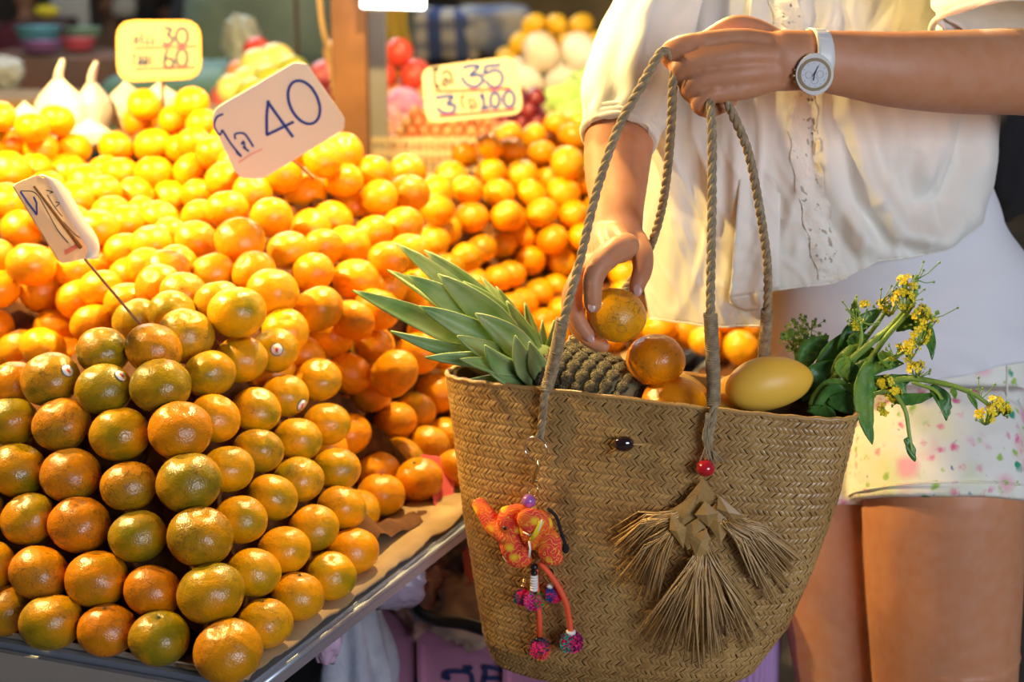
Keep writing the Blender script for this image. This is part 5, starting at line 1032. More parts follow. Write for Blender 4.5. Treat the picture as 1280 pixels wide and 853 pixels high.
# shorts
M_SHORT = mat('floral_shorts', (.82, .78, .66), .9, bump=(350, .15, .0008)); nt, N, L, bs = nodes(M_SHORT); tc = N.new('ShaderNodeTexCoord').outputs['Object']
base = mixc(N, L, ramp(N, L, texn(N, L, 'Noise', tc, 16, 2).outputs[0], .52, .72), (.82, .80, .72), (.72, .76, .48))
def blobs(scale, lo, hi, col, src, seed, thr=None, mask=None, rnd=.9):
    mp = N.new('ShaderNodeMapping'); L.new(tc, mp.inputs[0]); mp.inputs['Location'].default_value = (seed, seed*2, seed*.7)
    nn = texn(N, L, 'Noise', mp.outputs[0], scale*2.2, 2); ad = N.new('ShaderNodeVectorMath'); ad.operation = 'SCALE'; ad.inputs['Scale'].default_value = .012; L.new(nn.outputs['Color'], ad.inputs[0]); a2 = N.new('ShaderNodeVectorMath'); a2.operation = 'ADD'; L.new(mp.outputs[0], a2.inputs[0]); L.new(ad.outputs[0], a2.inputs[1])
    vo = texn(N, L, 'Voronoi', a2.outputs[0], scale, Randomness=rnd); f = ramp(N, L, vo.outputs['Distance'], lo, hi, (1,)*3, (0,)*3)
    if mask:
        nm = texn(N, L, 'Noise', mp.outputs[0], mask, 1); k = ramp(N, L, nm.outputs[0], .50, .56); mm = N.new('ShaderNodeMath'); mm.operation = 'MULTIPLY'; L.new(f, mm.inputs[0]); L.new(k, mm.inputs[1]); f = mm.outputs[0]
    return mixc(N, L, f, src, col)
c = blobs(26, .20, .48, (.85, .42, .50), base, 3.1, mask=9); c = blobs(62, .12, .38, (.78, .16, .34), c, 5.7, mask=12); c = blobs(30, .16, .24, (.03, .34, .18), c, 9.2, mask=15); c = blobs(60, .08, .16, (.18, .25, .40), c, 13.3, mask=22); c = blobs(52, .15, .3, (.35, .55, .12), c, 17.9, mask=15)
L.new(c, bs.inputs['Base Color'])
bm = bmesh.new()
Wt(bm, [(.505, 1.90, .765, .168, .134), (.510, 1.90, .82, .178, .140), (.510, 1.90, .90, .172, .136), (.49, 1.90, .96, .145, .110)], 32, up=(0, 1, 0))
ptube(bm, [(1178, 480, 1.86, 98, 92), (1176, 520, 1.86, 106, 102), (1176, 575, 1.83, 111, 106), (1177, 628, 1.82, 113, 108)], 80, 6); ptube(bm, [(1040, 520, 1.93, 90, 90), (1037, 580, 1.93, 90, 90), (1036, 622, 1.93, 92, 90)], 72, 6)
o = mk('shorts', bm, M_SHORT, wo); remesh(o, .004, 5)
_nv = [v.normal.copy() for v in o.data.vertices]; _cv = [v.co.copy() for v in o.data.vertices]
_o = []
for a_, b_ in zip(_cv, _nv): _o += list(a_+b_*(.0018*nz(a_.x*22, a_.z*60, a_.y*20)))
o.data.vertices.foreach_set('co', _o); o.data.update()
bm = bmesh.new(); 
for (x, y, d, rx, ry) in ((1177, 618, 1.8205, 114, 109),):
    c0 = P(x, y, d); ax = (P(1176, 575, 1.83)-c0).normalized(); u = Vector((1, 0, 0)); v_ = ax.cross(u).normalized()
    tube(bm, [c0+u*math.cos(a)*rx*d/F+v_*math.sin(a)*ry*d/F for a in np.linspace(0, 2*math.pi, 61)], (.0013, .0013), 6, cap=False)
mk('hem_seam', bm, M_SHORT, wo)
bm = bmesh.new(); tube(bm, [P(1261, y, 1.775)+Vector((0, .004+.0004*abs(y-540)/10, 0)) for y in range(460, 636, 16)], .0012, 6); mk('side_seam', bm, M_SHORT, wo)
# blouse
M_BLOUSE = mat('blouse_cotton', (.78, .78, .71), .92, bump=(700, .15, .0006), sheen=.15); 
HEM = [(800, 398), (830, 400), (870, 406), (905, 409), (950, 407), (957, 380), (965, 362), (1000, 359), (1040, 355), (1070, 340), (1100, 326), (1160, 317), (1190, 306), (1215, 290), (1240, 262), (1262, 240), (1280, 232), (1320, 225)]
XL = [(.90, .178), (1.0, .165), (1.10, .150), (1.20, .145), (1.28, .165), (1.33, .215), (1.385, .30)]; XR = [(.90, .560), (1.0, .585), (1.10, .590), (1.20, .595), (1.28, .61), (1.33, .58), (1.385, .49)]
def bl0(th, z):
    l, r = interp(z, XL), interp(z, XR); b = interp(z, [(.9, .155), (1.05, .175), (1.15, .165), (1.25, .14), (1.33, .095), (1.385, .065)]); c = (l+r)/2; a = (r-l)/2; n = 2.3
    cx, sx = math.cos(th), math.sin(th)
    return Vector((c+a*math.copysign(abs(cx)**(2/n), cx), 1.90-b*math.copysign(abs(sx)**(2/n), sx), z))
FOLDC = [ # polyline in picture units, amplitude m, width px (ridge positive)
 ([(925, 150), (922, 250), (911, 375)], .010, 12), ([(985, 150), (1000, 230), (1020, 300), (1030, 345)], .004, 14), ([(870, 180), (872, 300), (862, 400)], -.006, 14), ([(840, 150), (846, 280), (835, 400)], .006, 12), ([(895, 170), (893, 300), (887, 400)], .005, 10),
 ([(1062, 120), (1085, 220), (1125, 290), (1175, 300), (1212, 268), (1235, 190), (1240, 120)], .022, 17), ([(1080, 120), (1110, 210), (1150, 258), (1190, 245), (1205, 180), (1205, 120)], -.020, 24), ([(1028, 190), (1050, 262), (1085, 300), (1130, 320)], .014, 15), ([(1050, 160), (1068, 250), (1105, 305), (1150, 312)], -.012, 11),
 ([(1036, 215), (1055, 300), (1075, 335)], -.006, 10), ([(1010, 150), (1022, 220), (1050, 330)], -.005, 9), ([(1222, 120), (1220, 200), (1190, 262)], .012, 12), ([(1140, 0), (1100, 40), (1060, 60), (1030, 50)], .012, 16), ([(1180, 12), (1110, 50), (1080, 75)], -.008, 12),
 ([(835, -20), (815, 60), (822, 140)], .008, 12), ([(862, -20), (850, 60), (862, 150)], -.006, 10), ([(1190, 150), (1175, 200), (1150, 240)], .008, 14), ([(1250, 130), (1252, 190), (1240, 240)], .006, 10)]
FB = {id(f[0]): (min(a for a, _ in f[0]), max(a for a, _ in f[0]), min(b for _, b in f[0]), max(b for _, b in f[0])) for f in FOLDC}
def segdist(px, py, poly):
    best = 1e9; w_ = 0
    for i in range(len(poly)-1):
        ax, ay = poly[i]; bx, by = poly[i+1]; dx, dy = bx-ax, by-ay; t = max(0, min(1, ((px-ax)*dx+(py-ay)*dy)/(dx*dx+dy*dy)))
        d = math.hypot(px-ax-t*dx, py-ay-t*dy)
        if d < best: best = d; w_ = (i+t)/(len(poly)-1)
    return best, w_
def bldisp(px, py, th):
    d = .0035*math.sin(px*.16+3*nz(px*.012, py*.006))*max(.25, 1-abs(py-40)/260)+.003*nz(px*.035, py*.008, 4)+.0014*nz(px*.1, py*.03, 8)+.0055*max(0, 1-4*abs(nz(px*.017+py*.004, py*.0045, 7)))**2+.003*max(0, 1-5*abs(nz(px*.03-py*.012, py*.011+3, 2)))**2*min(1, max(0, (py-120)/120))
    for poly, amp, wd in FOLDC:
        bx = FB[id(poly)]
        if px < bx[0]-3*wd or px > bx[1]+3*wd or py < bx[2]-3*wd or py > bx[3]+3*wd: continue
        q, w_ = segdist(px, py, poly)
        if q < wd*3: d += amp*math.exp(-(q/wd)**2)*math.sin(math.pi*min(1, max(0, .12+.80*w_)))**.6
    return d
_hz = {}
def hem_z(th, xoff=0):
    k = round(th, 5)
    if k not in _hz: _hz[k] = _hem_z(th)
    return _hz[k]
def _hem_z(th):
    p = bl0(th, 1.0); px, py, d = proj(p)
    if math.sin(th) < -.05: return .955
    pp = P(px, interp(px, HEM), d); 
    for _ in range(3): q = bl0(th, pp.z); px, py, d = proj(q); pp = P(px, interp(px, HEM), d)
    return pp.z
def blp(th, v, off=0, zt=1.385):
    zh = hem_z(th); z = zh+(zt-zh)*v; p = bl0(th, z); px, py, d = proj(p); n = (bl0(th, z)-Vector((.38, 1.90, z))).normalized(); n = (n+Vector((0, -math.sin(th), 0))).normalized()
    if math.sin(th) < -.2: return p+n*off
    k = max(0, math.sin(th)+.2)/1.2; e = .5+.5*min(1, v*8)
    return p+n*(bldisp(px, py, th)*k+off-.006*(1-e))
bm = bmesh.new(); grid(bm, lambda u, v: blp(u*2*math.pi, v), 460, 110, closed=True); blo = mk('blouse', bm, M_BLOUSE, wo); solid(blo, .0014)
# stitched hem roll
bm = bmesh.new(); tube(bm, [blp(a, 0, .0004) for a in np.linspace(.02, math.pi-.02, 400)], .0014, 6); mk('hem', bm, M_BLOUSE, wo)
# flap of the front panel folded over at the hem
_g2 = [(th, v, proj(blp(th, v))) for th in np.linspace(.4, 2.9, 110) for v in np.linspace(0, 1, 60)]; _h2 = np.array([(a[2][0], a[2][1]) for a in _g2])
def onbl(px, py, off=.002):
    i = int(((_h2[:, 0]-px)**2+(_h2[:, 1]-py)**2).argmin()); return P(px, py, _g2[i][2][2]-off)
bm = bmesh.new()
def ff(u, v):
    x0 = 925-13*v; x = x0+u*(975-x0); y = 215+v*(interp(x, [(905, 374), (930, 369), (960, 363), (980, 361)])-215); return onbl(x, y, (.004+.010*(1-u)**.5)*min(1, v*2.2)-.0015)
grid(bm, ff, 16, 30); o = mk('front_flap', bm, M_BLOUSE, wo); solid(o, .0012)
bm = bmesh.new(); grid(bm, lambda u, v: onbl(912+u*50, 372-u*8+v*(6+22*u*(1-u)*2+8*u), .008*(1-v)+.003), 14, 6); o = mk('hem_underside', bm, M_BLOUSE, wo); solid(o, .0010)
# lace strip with real eyelets
bm = bmesh.new(); LC = [(975, -30), (980, 0), (986, 30), (1000, 110), (1004, 160), (1010, 220), (1024, 280), (1036, 330), (1042, 352)]
rg = random.Random(12)
def lc(y): return interp(y, [(b_, a_) for a_, b_ in LC])
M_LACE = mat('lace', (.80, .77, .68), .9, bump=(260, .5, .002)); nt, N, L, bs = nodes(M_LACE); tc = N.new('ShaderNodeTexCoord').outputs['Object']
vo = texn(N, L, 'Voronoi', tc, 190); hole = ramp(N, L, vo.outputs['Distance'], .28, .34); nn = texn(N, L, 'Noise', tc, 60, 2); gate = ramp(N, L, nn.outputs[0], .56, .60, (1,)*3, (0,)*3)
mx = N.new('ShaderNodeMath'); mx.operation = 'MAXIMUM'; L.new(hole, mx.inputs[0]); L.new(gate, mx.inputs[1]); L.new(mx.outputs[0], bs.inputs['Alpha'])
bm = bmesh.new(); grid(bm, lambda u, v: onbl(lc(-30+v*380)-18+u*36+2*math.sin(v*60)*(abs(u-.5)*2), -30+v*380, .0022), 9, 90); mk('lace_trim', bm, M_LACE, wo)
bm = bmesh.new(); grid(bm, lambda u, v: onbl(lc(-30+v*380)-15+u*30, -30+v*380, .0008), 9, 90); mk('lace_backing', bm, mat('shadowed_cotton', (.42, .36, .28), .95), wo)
# sleeves
def sleeve(pts, name, cuff):
    bm = bmesh.new(); q = catmull(pts, 10); n = len(q); seg = 48
    P_ = [Vector(P(*a[:3])) for a in q]; fr = frames(P_); rings = []
    for i in range(n):
        R1, R2 = q[i][3]*q[i][2]/F, q[i][4]*q[i][2]/F; t = (P_[min(i+1, n-1)]-P_[max(i-1, 0)]).normalized(); u = Vector((1, 0, 0)); u = (u-t*t.dot(u)).normalized(); v = t.cross(u); row = []
        for k in range(seg):
            a = 2*math.pi*k/seg; w_ = 1+.06*math.sin(a*9+2.5*nz(i*.12, 2))*(.4+.6*i/n)+.05*math.sin(a*4+i*.09)+.05*nz(math.cos(a)*1.5, math.sin(a)*1.5, i*.12); row.append(bm.verts.new(P_[i]+u*math.cos(a)*R1*w_+v*math.sin(a)*R2*w_))
        rings.append(row)
    for i in range(n-1):
        for k in range(seg): bm.faces.new((rings[i][k], rings[i][(k+1) % seg], rings[i+1][(k+1) % seg], rings[i+1][k]))
    o = mk(name, bm, M_BLOUSE, wo); solid(o, .0016)
    bm = bmesh.new(); last = [v for v in rings[-1]] if False else None
    i = n-1; R1, R2 = q[i][3]*q[i][2]/F, q[i][4]*q[i][2]/F; t = (P_[-1]-P_[-2]).normalized(); u = Vector((1, 0, 0)); u = (u-t*t.dot(u)).normalized(); v = t.cross(u)
    for j in range(cuff):
        tube(bm, [P_[i]-t*(.004+.007*j)+(u*math.cos(a)*R1+v*math.sin(a)*R2)*(1+.02*math.sin(a*5+j)+.012) for a in np.linspace(0, 2*math.pi, 65)], (.0042, .0036), 8, cap=False)
    mk('cuff', bm, M_BLOUSE, wo); return o
sleeve([(850, -60, 1.86, 60, 60), (828, 0, 1.83, 54, 62), (806, 60, 1.80, 56, 64), (787, 115, 1.765, 57, 62), (777, 155, 1.745, 49, 54), (773, 176, 1.735, 45, 50)], 'sleeve', 3)
sleeve([(1215, -130, 1.86, 80, 70), (1250, -80, 1.78, 105, 90), (1284, -40, 1.68, 120, 105), (1292, 0, 1.672, 124, 108), (1294, 34, 1.668, 126, 110)], 'sleeve', 1)
# watch
wa_ = thing('wristwatch', tuple(P(1018, 92, 1.47)), 'small white wristwatch with gold ring dial on her left wrist', 'watch')
M_WH = mat('watch_resin', (.78, .75, .70), .35); M_GOLD = mat('watch_gold', (.55, .42, .25), .35, metal=1); M_DIAL = mat('watch_dial', (.72, .72, .74), .5); M_HAND = mat('watch_hands', (.10, .10, .12), .4)
wc = P(1018, 93, 1.474); wn = (Vector((0, 0, CZ))-wc).normalized(); wn = (wn+Vector((.06, 0, -.05))).normalized(); wu = Vector((0, 0, 1)); wu = (wu-wn*wn.dot(wu)).normalized(); wr = wu.cross(wn); wr = Vector((1, 0, 0)) if wr.x > 2 else wr*(1 if wr.x > 0 else -1)
wr = (wr*math.cos(.08)+wu*math.sin(.08)).normalized(); wu = (wu-wr*wr.dot(wu)).normalized(); k_ = 1.474/F
def WP(x, y, h): return wc+wr*(x*k_)+wu*(y*k_)+wn*h
def disc(name, r, h0, h1, m, parent, n=40, shape=None, bevel=.0):
    bm = bmesh.new(); R = [r if shape is None else r*shape(2*math.pi*i/n) for i in range(n)]
    rows = [[bm.verts.new(WP(R[i]*s*math.cos(2*math.pi*i/n), R[i]*s*math.sin(2*math.pi*i/n), h)) for i in range(n)] for s, h in ((1, h0), (1, h1-bevel), (1-bevel*600/r*1.2 if bevel else 1, h1))]
    for a, b in zip(rows, rows[1:]):
        for i in range(n): bm.faces.new((a[i], a[(i+1) % n], b[(i+1) % n], b[i]))
    bm.faces.new(rows[0][::-1]); bm.faces.new(rows[-1]); return mk(name, bm, m, parent, smooth=False)
disc('case', 24, -.006, .0022, M_WH, wa_, shape=lambda a: 1+.12*abs(math.sin(a))**6-.02*abs(math.cos(2*a)), bevel=.001)
disc('bezel', 20.5, .0015, .0034, M_GOLD, wa_, bevel=.0008); dl = disc('dial', 16.5, .0028, .0036, M_DIAL, wa_)
bm = bmesh.new()
for i in range(12):
    a = i*math.pi/6; box(bm, WP(14.2*math.cos(a), 14.2*math.sin(a), .0037), (.0008, .0003, .0008))
for (cx, cy, r) in ((-7, 0, 4.2), (7, 0, 4.2), (0, -7.5, 4.2)):
    tube(bm, [WP(cx+r*math.cos(a), cy+r*math.sin(a), .00375) for a in np.linspace(0, 6.283, 20)], .00018, 5, cap=False)
mk('dial_marks', bm, mat('dial_grey', (.35, .35, .38), .5), dl)
bm = bmesh.new(); tube(bm, [WP(0, 0, .0041), WP(4.5, 9.5, .0041)], .0005, 6); tube(bm, [WP(0, 0, .0042), WP(-1.5, -7, .0042)], .0005, 6); tube(bm, [WP(-3, -2, .0043), WP(6, 11, .0043)], .0002, 5); mk('hand', bm, M_HAND, wa_)
bm = bmesh.new(); tube(bm, [WP(-25.5, y, -.001) for y in (-2.5, 2.5)], 2.4*k_, 10); tube(bm, [WP(-24, y, -.001) for y in (-9, -6)], 1.6*k_, 8); tube(bm, [WP(-24, y, -.001) for y in (6, 9)], 1.6*k_, 8); mk('crown', bm, M_GOLD, wa_)
bm = bmesh.new(); wcx = P(1018, 76, 1.50); axis = (P(1050, 79, 1.51)-P(985, 76, 1.495)).normalized(); ry, rz = 36.0*1.5/F, 28*1.5/F; v1 = Vector((0, 0, 1)); v1 = (v1-axis*axis.dot(v1)).normalized(); v2 = axis.cross(v1); v2 = v2 if v2.y < 0 else -v2
def bandp(a, s): 
    w_ = (12.0-2.0*abs(math.cos(a)))*k_; return wcx+axis*(s*w_)+v1*(math.cos(a)*(ry+.0012))+v2*(math.sin(a)*(rz+.002))
bm = bmesh.new(); grid(bm, lambda u, v: bandp(u*2*math.pi, -1+2*v), 72, 5, closed=True); o = mk('strap', bm, M_WH, wa_); solid(o, .0018, 1)
bm = bmesh.new()
for a in (.25, .50, .75, -.2): tube(bm, [bandp(a, s)+(v1*math.cos(a)+v2*math.sin(a))*.0016 for s in (-.8, .8)], .0006, 6)
mk('strap_ridges', bm, M_WH, o)
# ------------------------------------------------------------------ crate and sacks under the table edge
M_CRATE = mat('pink_plastic', (.46, .20, .30), .45, bump=(30, .1, .002), vary=(9, (.40, .16, .26)))
CA = Vector((math.cos(R_(-22)), math.sin(R_(-22)), 0)); CB = Vector((-CA.y, CA.x, 0)); CO = on_z(460, 752, .50); 
def CX(a, b, z): q = CO+CA*a+CB*b; return Vector((q.x, q.y, z))
def cbox(bm, a0, a1, b0, b1, z0, z1, bev=.003):
    box(bm, (CX(a0, b0, z0)+CX(a1, b1, z1))/2, (a1-a0, b1-b0, z1-z0), Matrix.Rotation(R_(-22), 3, 'Z'), bev)
for lvl, (z0, z1, lb) in enumerate(((.26, .50, 'upper pink plastic crate with blue lettering, below the table edge'), (.0, .25, 'lower pink plastic crate standing on the floor under the upper one'))):
    cr_ = thing('plastic_crate', tuple(CX(.19, .15, z0)), lb, 'crate', 'stacked pink crates')
    bm = bmesh.new(); cbox(bm, .025, .375, .028, .034, z0, z1-.02, .001); cbox(bm, .025, .375, .30, .306, z0, z1-.02, .001); cbox(bm, .022, .028, .028, .306, z0, z1-.02, .001); cbox(bm, .372, .378, .028, .306, z0, z1-.02, .001); cbox(bm, .025, .375, .03, .305, z0, z0+.006, .001)
    mk('crate_wall', bm, M_CRATE, cr_, smooth=False)
    for nm, q in (('rim', (0, .40, 0, .022)), ('rim', (0, .40, .31, .332)), ('rim', (0, .022, .022, .31)), ('rim', (.378, .40, .022, .31))):
        bm = bmesh.new(); cbox(bm, *q, z1-.050 if q[3] == .022 else z1-.03, z1); mk(nm, bm, M_CRATE, cr_, smooth=False)
    for a in (.07, .20, .33):
        bm = bmesh.new(); cbox(bm, a-.004, a+.004, .016, .030, z0, z1-.05, .001); mk('rib', bm, M_CRATE, cr_, smooth=False)
    if lvl == 0:
        bm = bmesh.new(); cbox(bm, .225, .40, -.006, .012, z1-.030, z1+.002, .004); mk('handle_lip', bm, mat('worn_pink_plastic', (.62, .36, .36), .35), cr_, smooth=False)
        plc = plane_of([CX(.03, .0275, .30), CX(.3, .0275, .30), CX(.03, .0275, .45)])
        bm = bmesh.new(); g = lambda p: cr(p, 380, 640, 4.004)
        for q in ([(712, 800), (708, 825), (730, 828), (720, 800), (770, 795), (835, 805), (850, 853), (852, 900)], [(815, 765), (820, 790), (845, 770)], [(900, 770), (915, 800), (905, 840), (900, 900)], [(900, 770), (960, 780), (1000, 800), (1020, 840), (1030, 900)], [(900, 830), (960, 830), (1030, 835)], [(560, 840), (590, 845), (600, 900)]):
            stroke(bm, g(q), 6.0, plc, .003)
        mk('lettering', bm, mat('navy_paint', (.02, .03, .11), .5), cr_, smooth=False)
M_FILM = mat('clear_film', (.55, .45, .40), .25, trans=.35, spec=.6, bump=(60, .6, .004)); M_PAPER = mat('crumpled_paper', (.50, .36, .28), .8)
def crumple(name, cx, cy, d, rx, ry, rz, m, lab, cat, seed, amp=.28, parent=None, grp=None):
    bm = bmesh.new(); bmesh.ops.create_icosphere(bm, subdivisions=4, radius=1); c = P(cx, cy, d) if not isinstance(cx, Vector) else cx
    for v in bm.verts:
        p = v.co; f = 1+amp*mnoise.fractal(p*1.7+Vector((seed*3, 0, seed)), .6, 2.2, 3)+amp*.5*abs(mnoise.noise(p*4+Vector((seed, 7, 0))))
        v.co = c+Vector((p.x*rx, p.y*ry, p.z*rz))*f
    o = mk(name, bm, m, parent); 
    if lab: tag(o, lab, cat, grp)
    return o
crumple('plastic_wrapping', P(560, 722, 2.14), 0, 0, .075, .06, .060, mat('smoky_film', (.30, .21, .14), .35, spec=.6, coat=.3, vary=(20, (.12, .08, .06))), 'crumpled smoky plastic wrapping lying in the pink crate', 'wrapping', 3, .35)
crumple('paper_wad', P(588, 762, 2.06), 0, 0, .060, .045, .040, M_PAPER, 'crumpled pale brown paper at the front of the pink crate', 'paper', 8, .4)
crumple('paper_wad', P(530, 742, 2.09), 0, 0, .035, .045, .050, mat('pinkish_paper', (.50, .28, .24), .8), 'crumpled pinkish paper at the left end of the pink crate', 'paper', 15, .4)
rs_ = slabpx('red_sheet', [(578, 690, 2.06), (608, 668, 2.08), (640, 670, 2.10), (640, 770, 2.05), (585, 755, 2.03)], .004, mat('red_plastic_sheet', (.50, .08, .06), .45)); tag(rs_, 'red plastic sheet leaning in the pink crate beside the bag', 'sheet')
bm = bmesh.new(); q = catmull([(508, 738, 1.97), (522, 765, 1.95), (548, 776, 1.95), (580, 780, 1.96), (612, 790, 1.97)], 5); tube(bm, [P(*a) for a in q], [(.006, .012)]*len(q), 10, round_end=True); tag(mk('rubber_strap', bm, M_BLACK), 'black rubber strap lying along the front rim inside the pink crate', 'strap')
M_SACK = mat('woven_plastic_sack', (.40, .42, .48), .6, bump=(260, .5, .002), vary=(40, (.30, .32, .40)))
bm = bmesh.new()
def sackf(u, v):
    th = u*2*math.pi; z = .0+.56*v; sw = 1+.12*math.sin(v*7+th*2)+.15*nz(math.cos(th)*1.6, math.sin(th)*1.6, v*4); c = P(455, 800, 1.98)
    r = .052*(1-.55*max(0, v-.8)/.2)*(sw+.10*math.sin(th*7+v*5)+.12*abs(nz(math.cos(th)*3, math.sin(th)*3, v*9))); return Vector((c.x-.015+r*1.05*math.cos(th), c.y+.02+r*math.sin(th), z))
grid(bm, sackf, 60, 40, closed=True); o = mk('white_sack', bm, M_SACK); tag(o, 'pale woven plastic sack standing left of the pink crate', 'sack'); solid(o, .002)
crumple('plastic_bag', P(408, 792, 1.66), 0, 0, .016, .012, .036, mat('lilac_film', (.50, .34, .48), .4), 'scrap of lilac plastic bag hanging under the table edge', 'plastic bag', 5, .3)
crumple('plastic_bag', P(492, 728, 1.83), 0, 0, .040, .018, .034, mat('violet_film', (.30, .24, .32), .35), 'crumpled violet plastic bag hanging from the table edge above the crate', 'plastic bag', 11, .22)
# lilac tub behind the bag
M_TUB = mat('lilac_plastic', (.42, .26, .50), .45); tb2 = thing('lilac_tub', (.285, 1.84, 0), 'ribbed lilac plastic tub standing behind the lower right of the bag', 'tub')
bm = bmesh.new(); grid(bm, lambda u, v: Vector((.287+(.055+.012*v+.0020*math.cos(u*2*math.pi*44))*math.cos(u*2*math.pi), 1.84+(.055+.012*v+.0020*math.cos(u*2*math.pi*44))*math.sin(u*2*math.pi), .60*v)), 360, 8, closed=True); o = mk('tub_wall', bm, M_TUB, tb2); solid(o, .003)
bm = bmesh.new(); tube(bm, [Vector((.287+.068*math.cos(a), 1.84+.068*math.sin(a), .60)) for a in np.linspace(0, 6.2832, 60)], .005, 8, cap=False); mk('rim', bm, M_TUB, tb2)
# ------------------------------------------------------------------ white plastic bags on the heap, back left
M_PBAG = mat('white_plastic_bag', (.78, .70, .60), .35, sss=.2, spec=.5, bump=(30, .5, .01))
def knotbag(x, y, d, w, h, lab, seed, ears=True):
    t = thing('plastic_bag', tuple(P(x, y+h/2, d)), lab, 'plastic bag', 'knotted white plastic bags'); bm = bmesh.new(); c = P(x, y, d); k = d/F
    ball(bm, (0, 0, 0), 1, 40, 28)
    for v in bm.verts:
        p = v.co; a = math.atan2(p.y, p.x); z = p.z; rr = (1 if z < .2 else max(.12, 1-((z-.2)/.8)**1.3*.92)); f = rr*(1+.06*math.sin(a*8+seed+z*3)*(z > -.2)*min(1, (z+.2))+.10*nz(p.x*1.5+seed, p.y*1.5, p.z*1.5))
        v.co = c+Vector((p.x*w/2*k*f/max(.3, 1), p.y*w/2*k*.8*f, p.z*h/2*k))
    mk('bag_body', bm, M_PBAG, t)
    if ears:
        for s in (1,):
            bm = bmesh.new(); top = c+Vector((0, 0, h/2*k*.85)); tube(bm, [top, top+Vector((.002, 0, .010)), top+Vector((.006, 0, .020)), top+Vector((.010, 0, .030))], [(.010, .008), (.012, .007), (.013, .006), (.008, .004)], 12, round_end=True); mk('tied_handle', bm, M_PBAG, t)
knotbag(76, 140, 2.74, 66, 100, 'tallest knotted white plastic bag, left, behind the bright mandarins', 1); knotbag(117, 136, 2.76, 46, 84, 'narrow white plastic bag between the two wider ones', 2); knotbag(158, 132, 2.80, 56, 62, 'round white plastic bag left of the yellow-bordered card stick', 3, False)
knotbag(200, 124, 2.84, 44, 44, 'small white plastic bag behind the yellow-bordered card stick', 4, False); knotbag(32, 146, 2.72, 34, 40, 'small crumpled white plastic bag at the far left', 5, False); knotbag(112, 168, 2.68, 50, 44, 'low white plastic bag lying in front of the narrow one', 6, False)
# ------------------------------------------------------------------ the stall behind
M_WOOD = mat('brown_post', (.14, .055, .02), .7, bump=(12, .3, .004), vary=(6, (.24, .10, .035))); M_GREYP = mat('grey_post', (.34, .32, .27), .6)
def post(name, x0, x1, d, zt, m, lab, cat, dep=.06):
    a = on_z(x0, 100, 0); xa = (x0-640)/F*d; xb = (x1-640)/F*d; y = d*ct+.19; bm = bmesh.new(); box(bm, ((xa+xb)/2, y, zt/2), (xb-xa, dep, zt), bev=.003); return tag(mk(name, bm, m, None, smooth=False), lab, cat)
post('wooden_post', 415, 458, 3.30, 3.0, M_WOOD, 'square brown wooden post rising behind the heap', 'post', .075); post('metal_post', 459, 482, 3.42, 3.0, M_GREYP, 'thin grey metal post right beside the brown post', 'post', .04)
post('metal_pole', 373, 378, 5.2, 3.0, mat('rusty_pole', (.10, .05, .03), .7), 'thin dark pole standing left of the brown post', 'pole', .012)
bm = bmesh.new(); q = catmull([(396, -60, 3.4), (400, 0, 3.4), (404, 35, 3.4), (412, 70, 3.4), (418, 120, 3.38)], 6); tube(bm, [P(*a) for a in q], .0065, 8); tag(mk('hanging_cord', bm, mat('tan_cord', (.55, .35, .15), .7)), 'tan cord hanging just left of the brown post', 'cord')
st_ = thing('fruit_stall', (.9, 4.3, 0), 'long low fruit stall beyond the mandarin table', 'table')
bm = bmesh.new(); box(bm, (.55, 4.125, .83), (3.0, 1.35, .05)); mk('counter', bm, mat('stall_board', (.30, .20, .10), .8), st_, smooth=False)
for x, y in ((-.85, 3.55), (1.95, 3.55), (-.85, 4.7), (1.95, 4.7)):
    bm = bmesh.new(); box(bm, (x, y, .40), (.06, .06, .81)); mk('leg', bm, M_WOOD, st_, smooth=False)
# fluorescent lamp
M_LAMP = mat('lamp_glow', (1, 1, 1), .5, emit=(.92, .97, 1.0), estr=5)
lf = thing('lamp', tuple(P(492, 0, 3.2)), 'white rectangular lamp hanging at the top beside the posts', 'lamp')
bm = bmesh.new(); c = P(492, -8, 3.2); box(bm, c, (.134, .06, .062), Matrix.Rotation(.03, 3, 'Y'), .004); mk('diffuser', bm, M_LAMP, lf, smooth=False)
bm = bmesh.new(); box(bm, c+Vector((0, 0, .037)), (.14, .066, .012)); mk('lamp_housing', bm, M_GREYP, lf, smooth=False); bm = bmesh.new(); tube(bm, [c+Vector((0, 0, .04)), c+Vector((0, 0, .9))], .003, 6); mk('cable', bm, M_DARK, lf)
# cream basket with longans
M_CREAM = mat('cream_plastic', (.74, .58, .32), .5)
def basket(c, w, dp, h, m, lab, nslat, group='plastic baskets on the stall'):
    t = thing('basket', tuple(c), lab, 'basket', group)
    for z in (.006, h*.62, h-.006):
        bm = bmesh.new()
        for sx, sy, lx, ly in ((0, -1, w, .006), (0, 1, w, .006), (-1, 0, .006, dp), (1, 0, .006, dp)): box(bm, c+Vector((sx*w/2, sy*dp/2, z)), (lx, ly, .012), bev=.001)
        mk('band', bm, m, t, smooth=False)
    for i in range(nslat+1):
        bm = bmesh.new(); box(bm, c+Vector((-w/2+w*i/nslat, -dp/2, h*.5)), (.0065, .005, h)); mk('slat', bm, m, t, smooth=False)
    bm = bmesh.new(); box(bm, c+Vector((0, 0, .006)), (w, dp, .006)); mk('bottom', bm, m, t, smooth=False); return t
bc = P(535, 224, 3.42); bc = Vector((-.16, 3.60, .856)); basket(bc, .32, .26, .095, M_CREAM, 'cream slotted plastic basket full of small pinkish fruit below the sign reading 35', 22)
basket(Vector((-.44, 3.57, .856)), .18, .2, .09, mat('white_plastic_basket', (.80, .74, .62), .5), 'white plastic basket at the foot of the posts', 10)
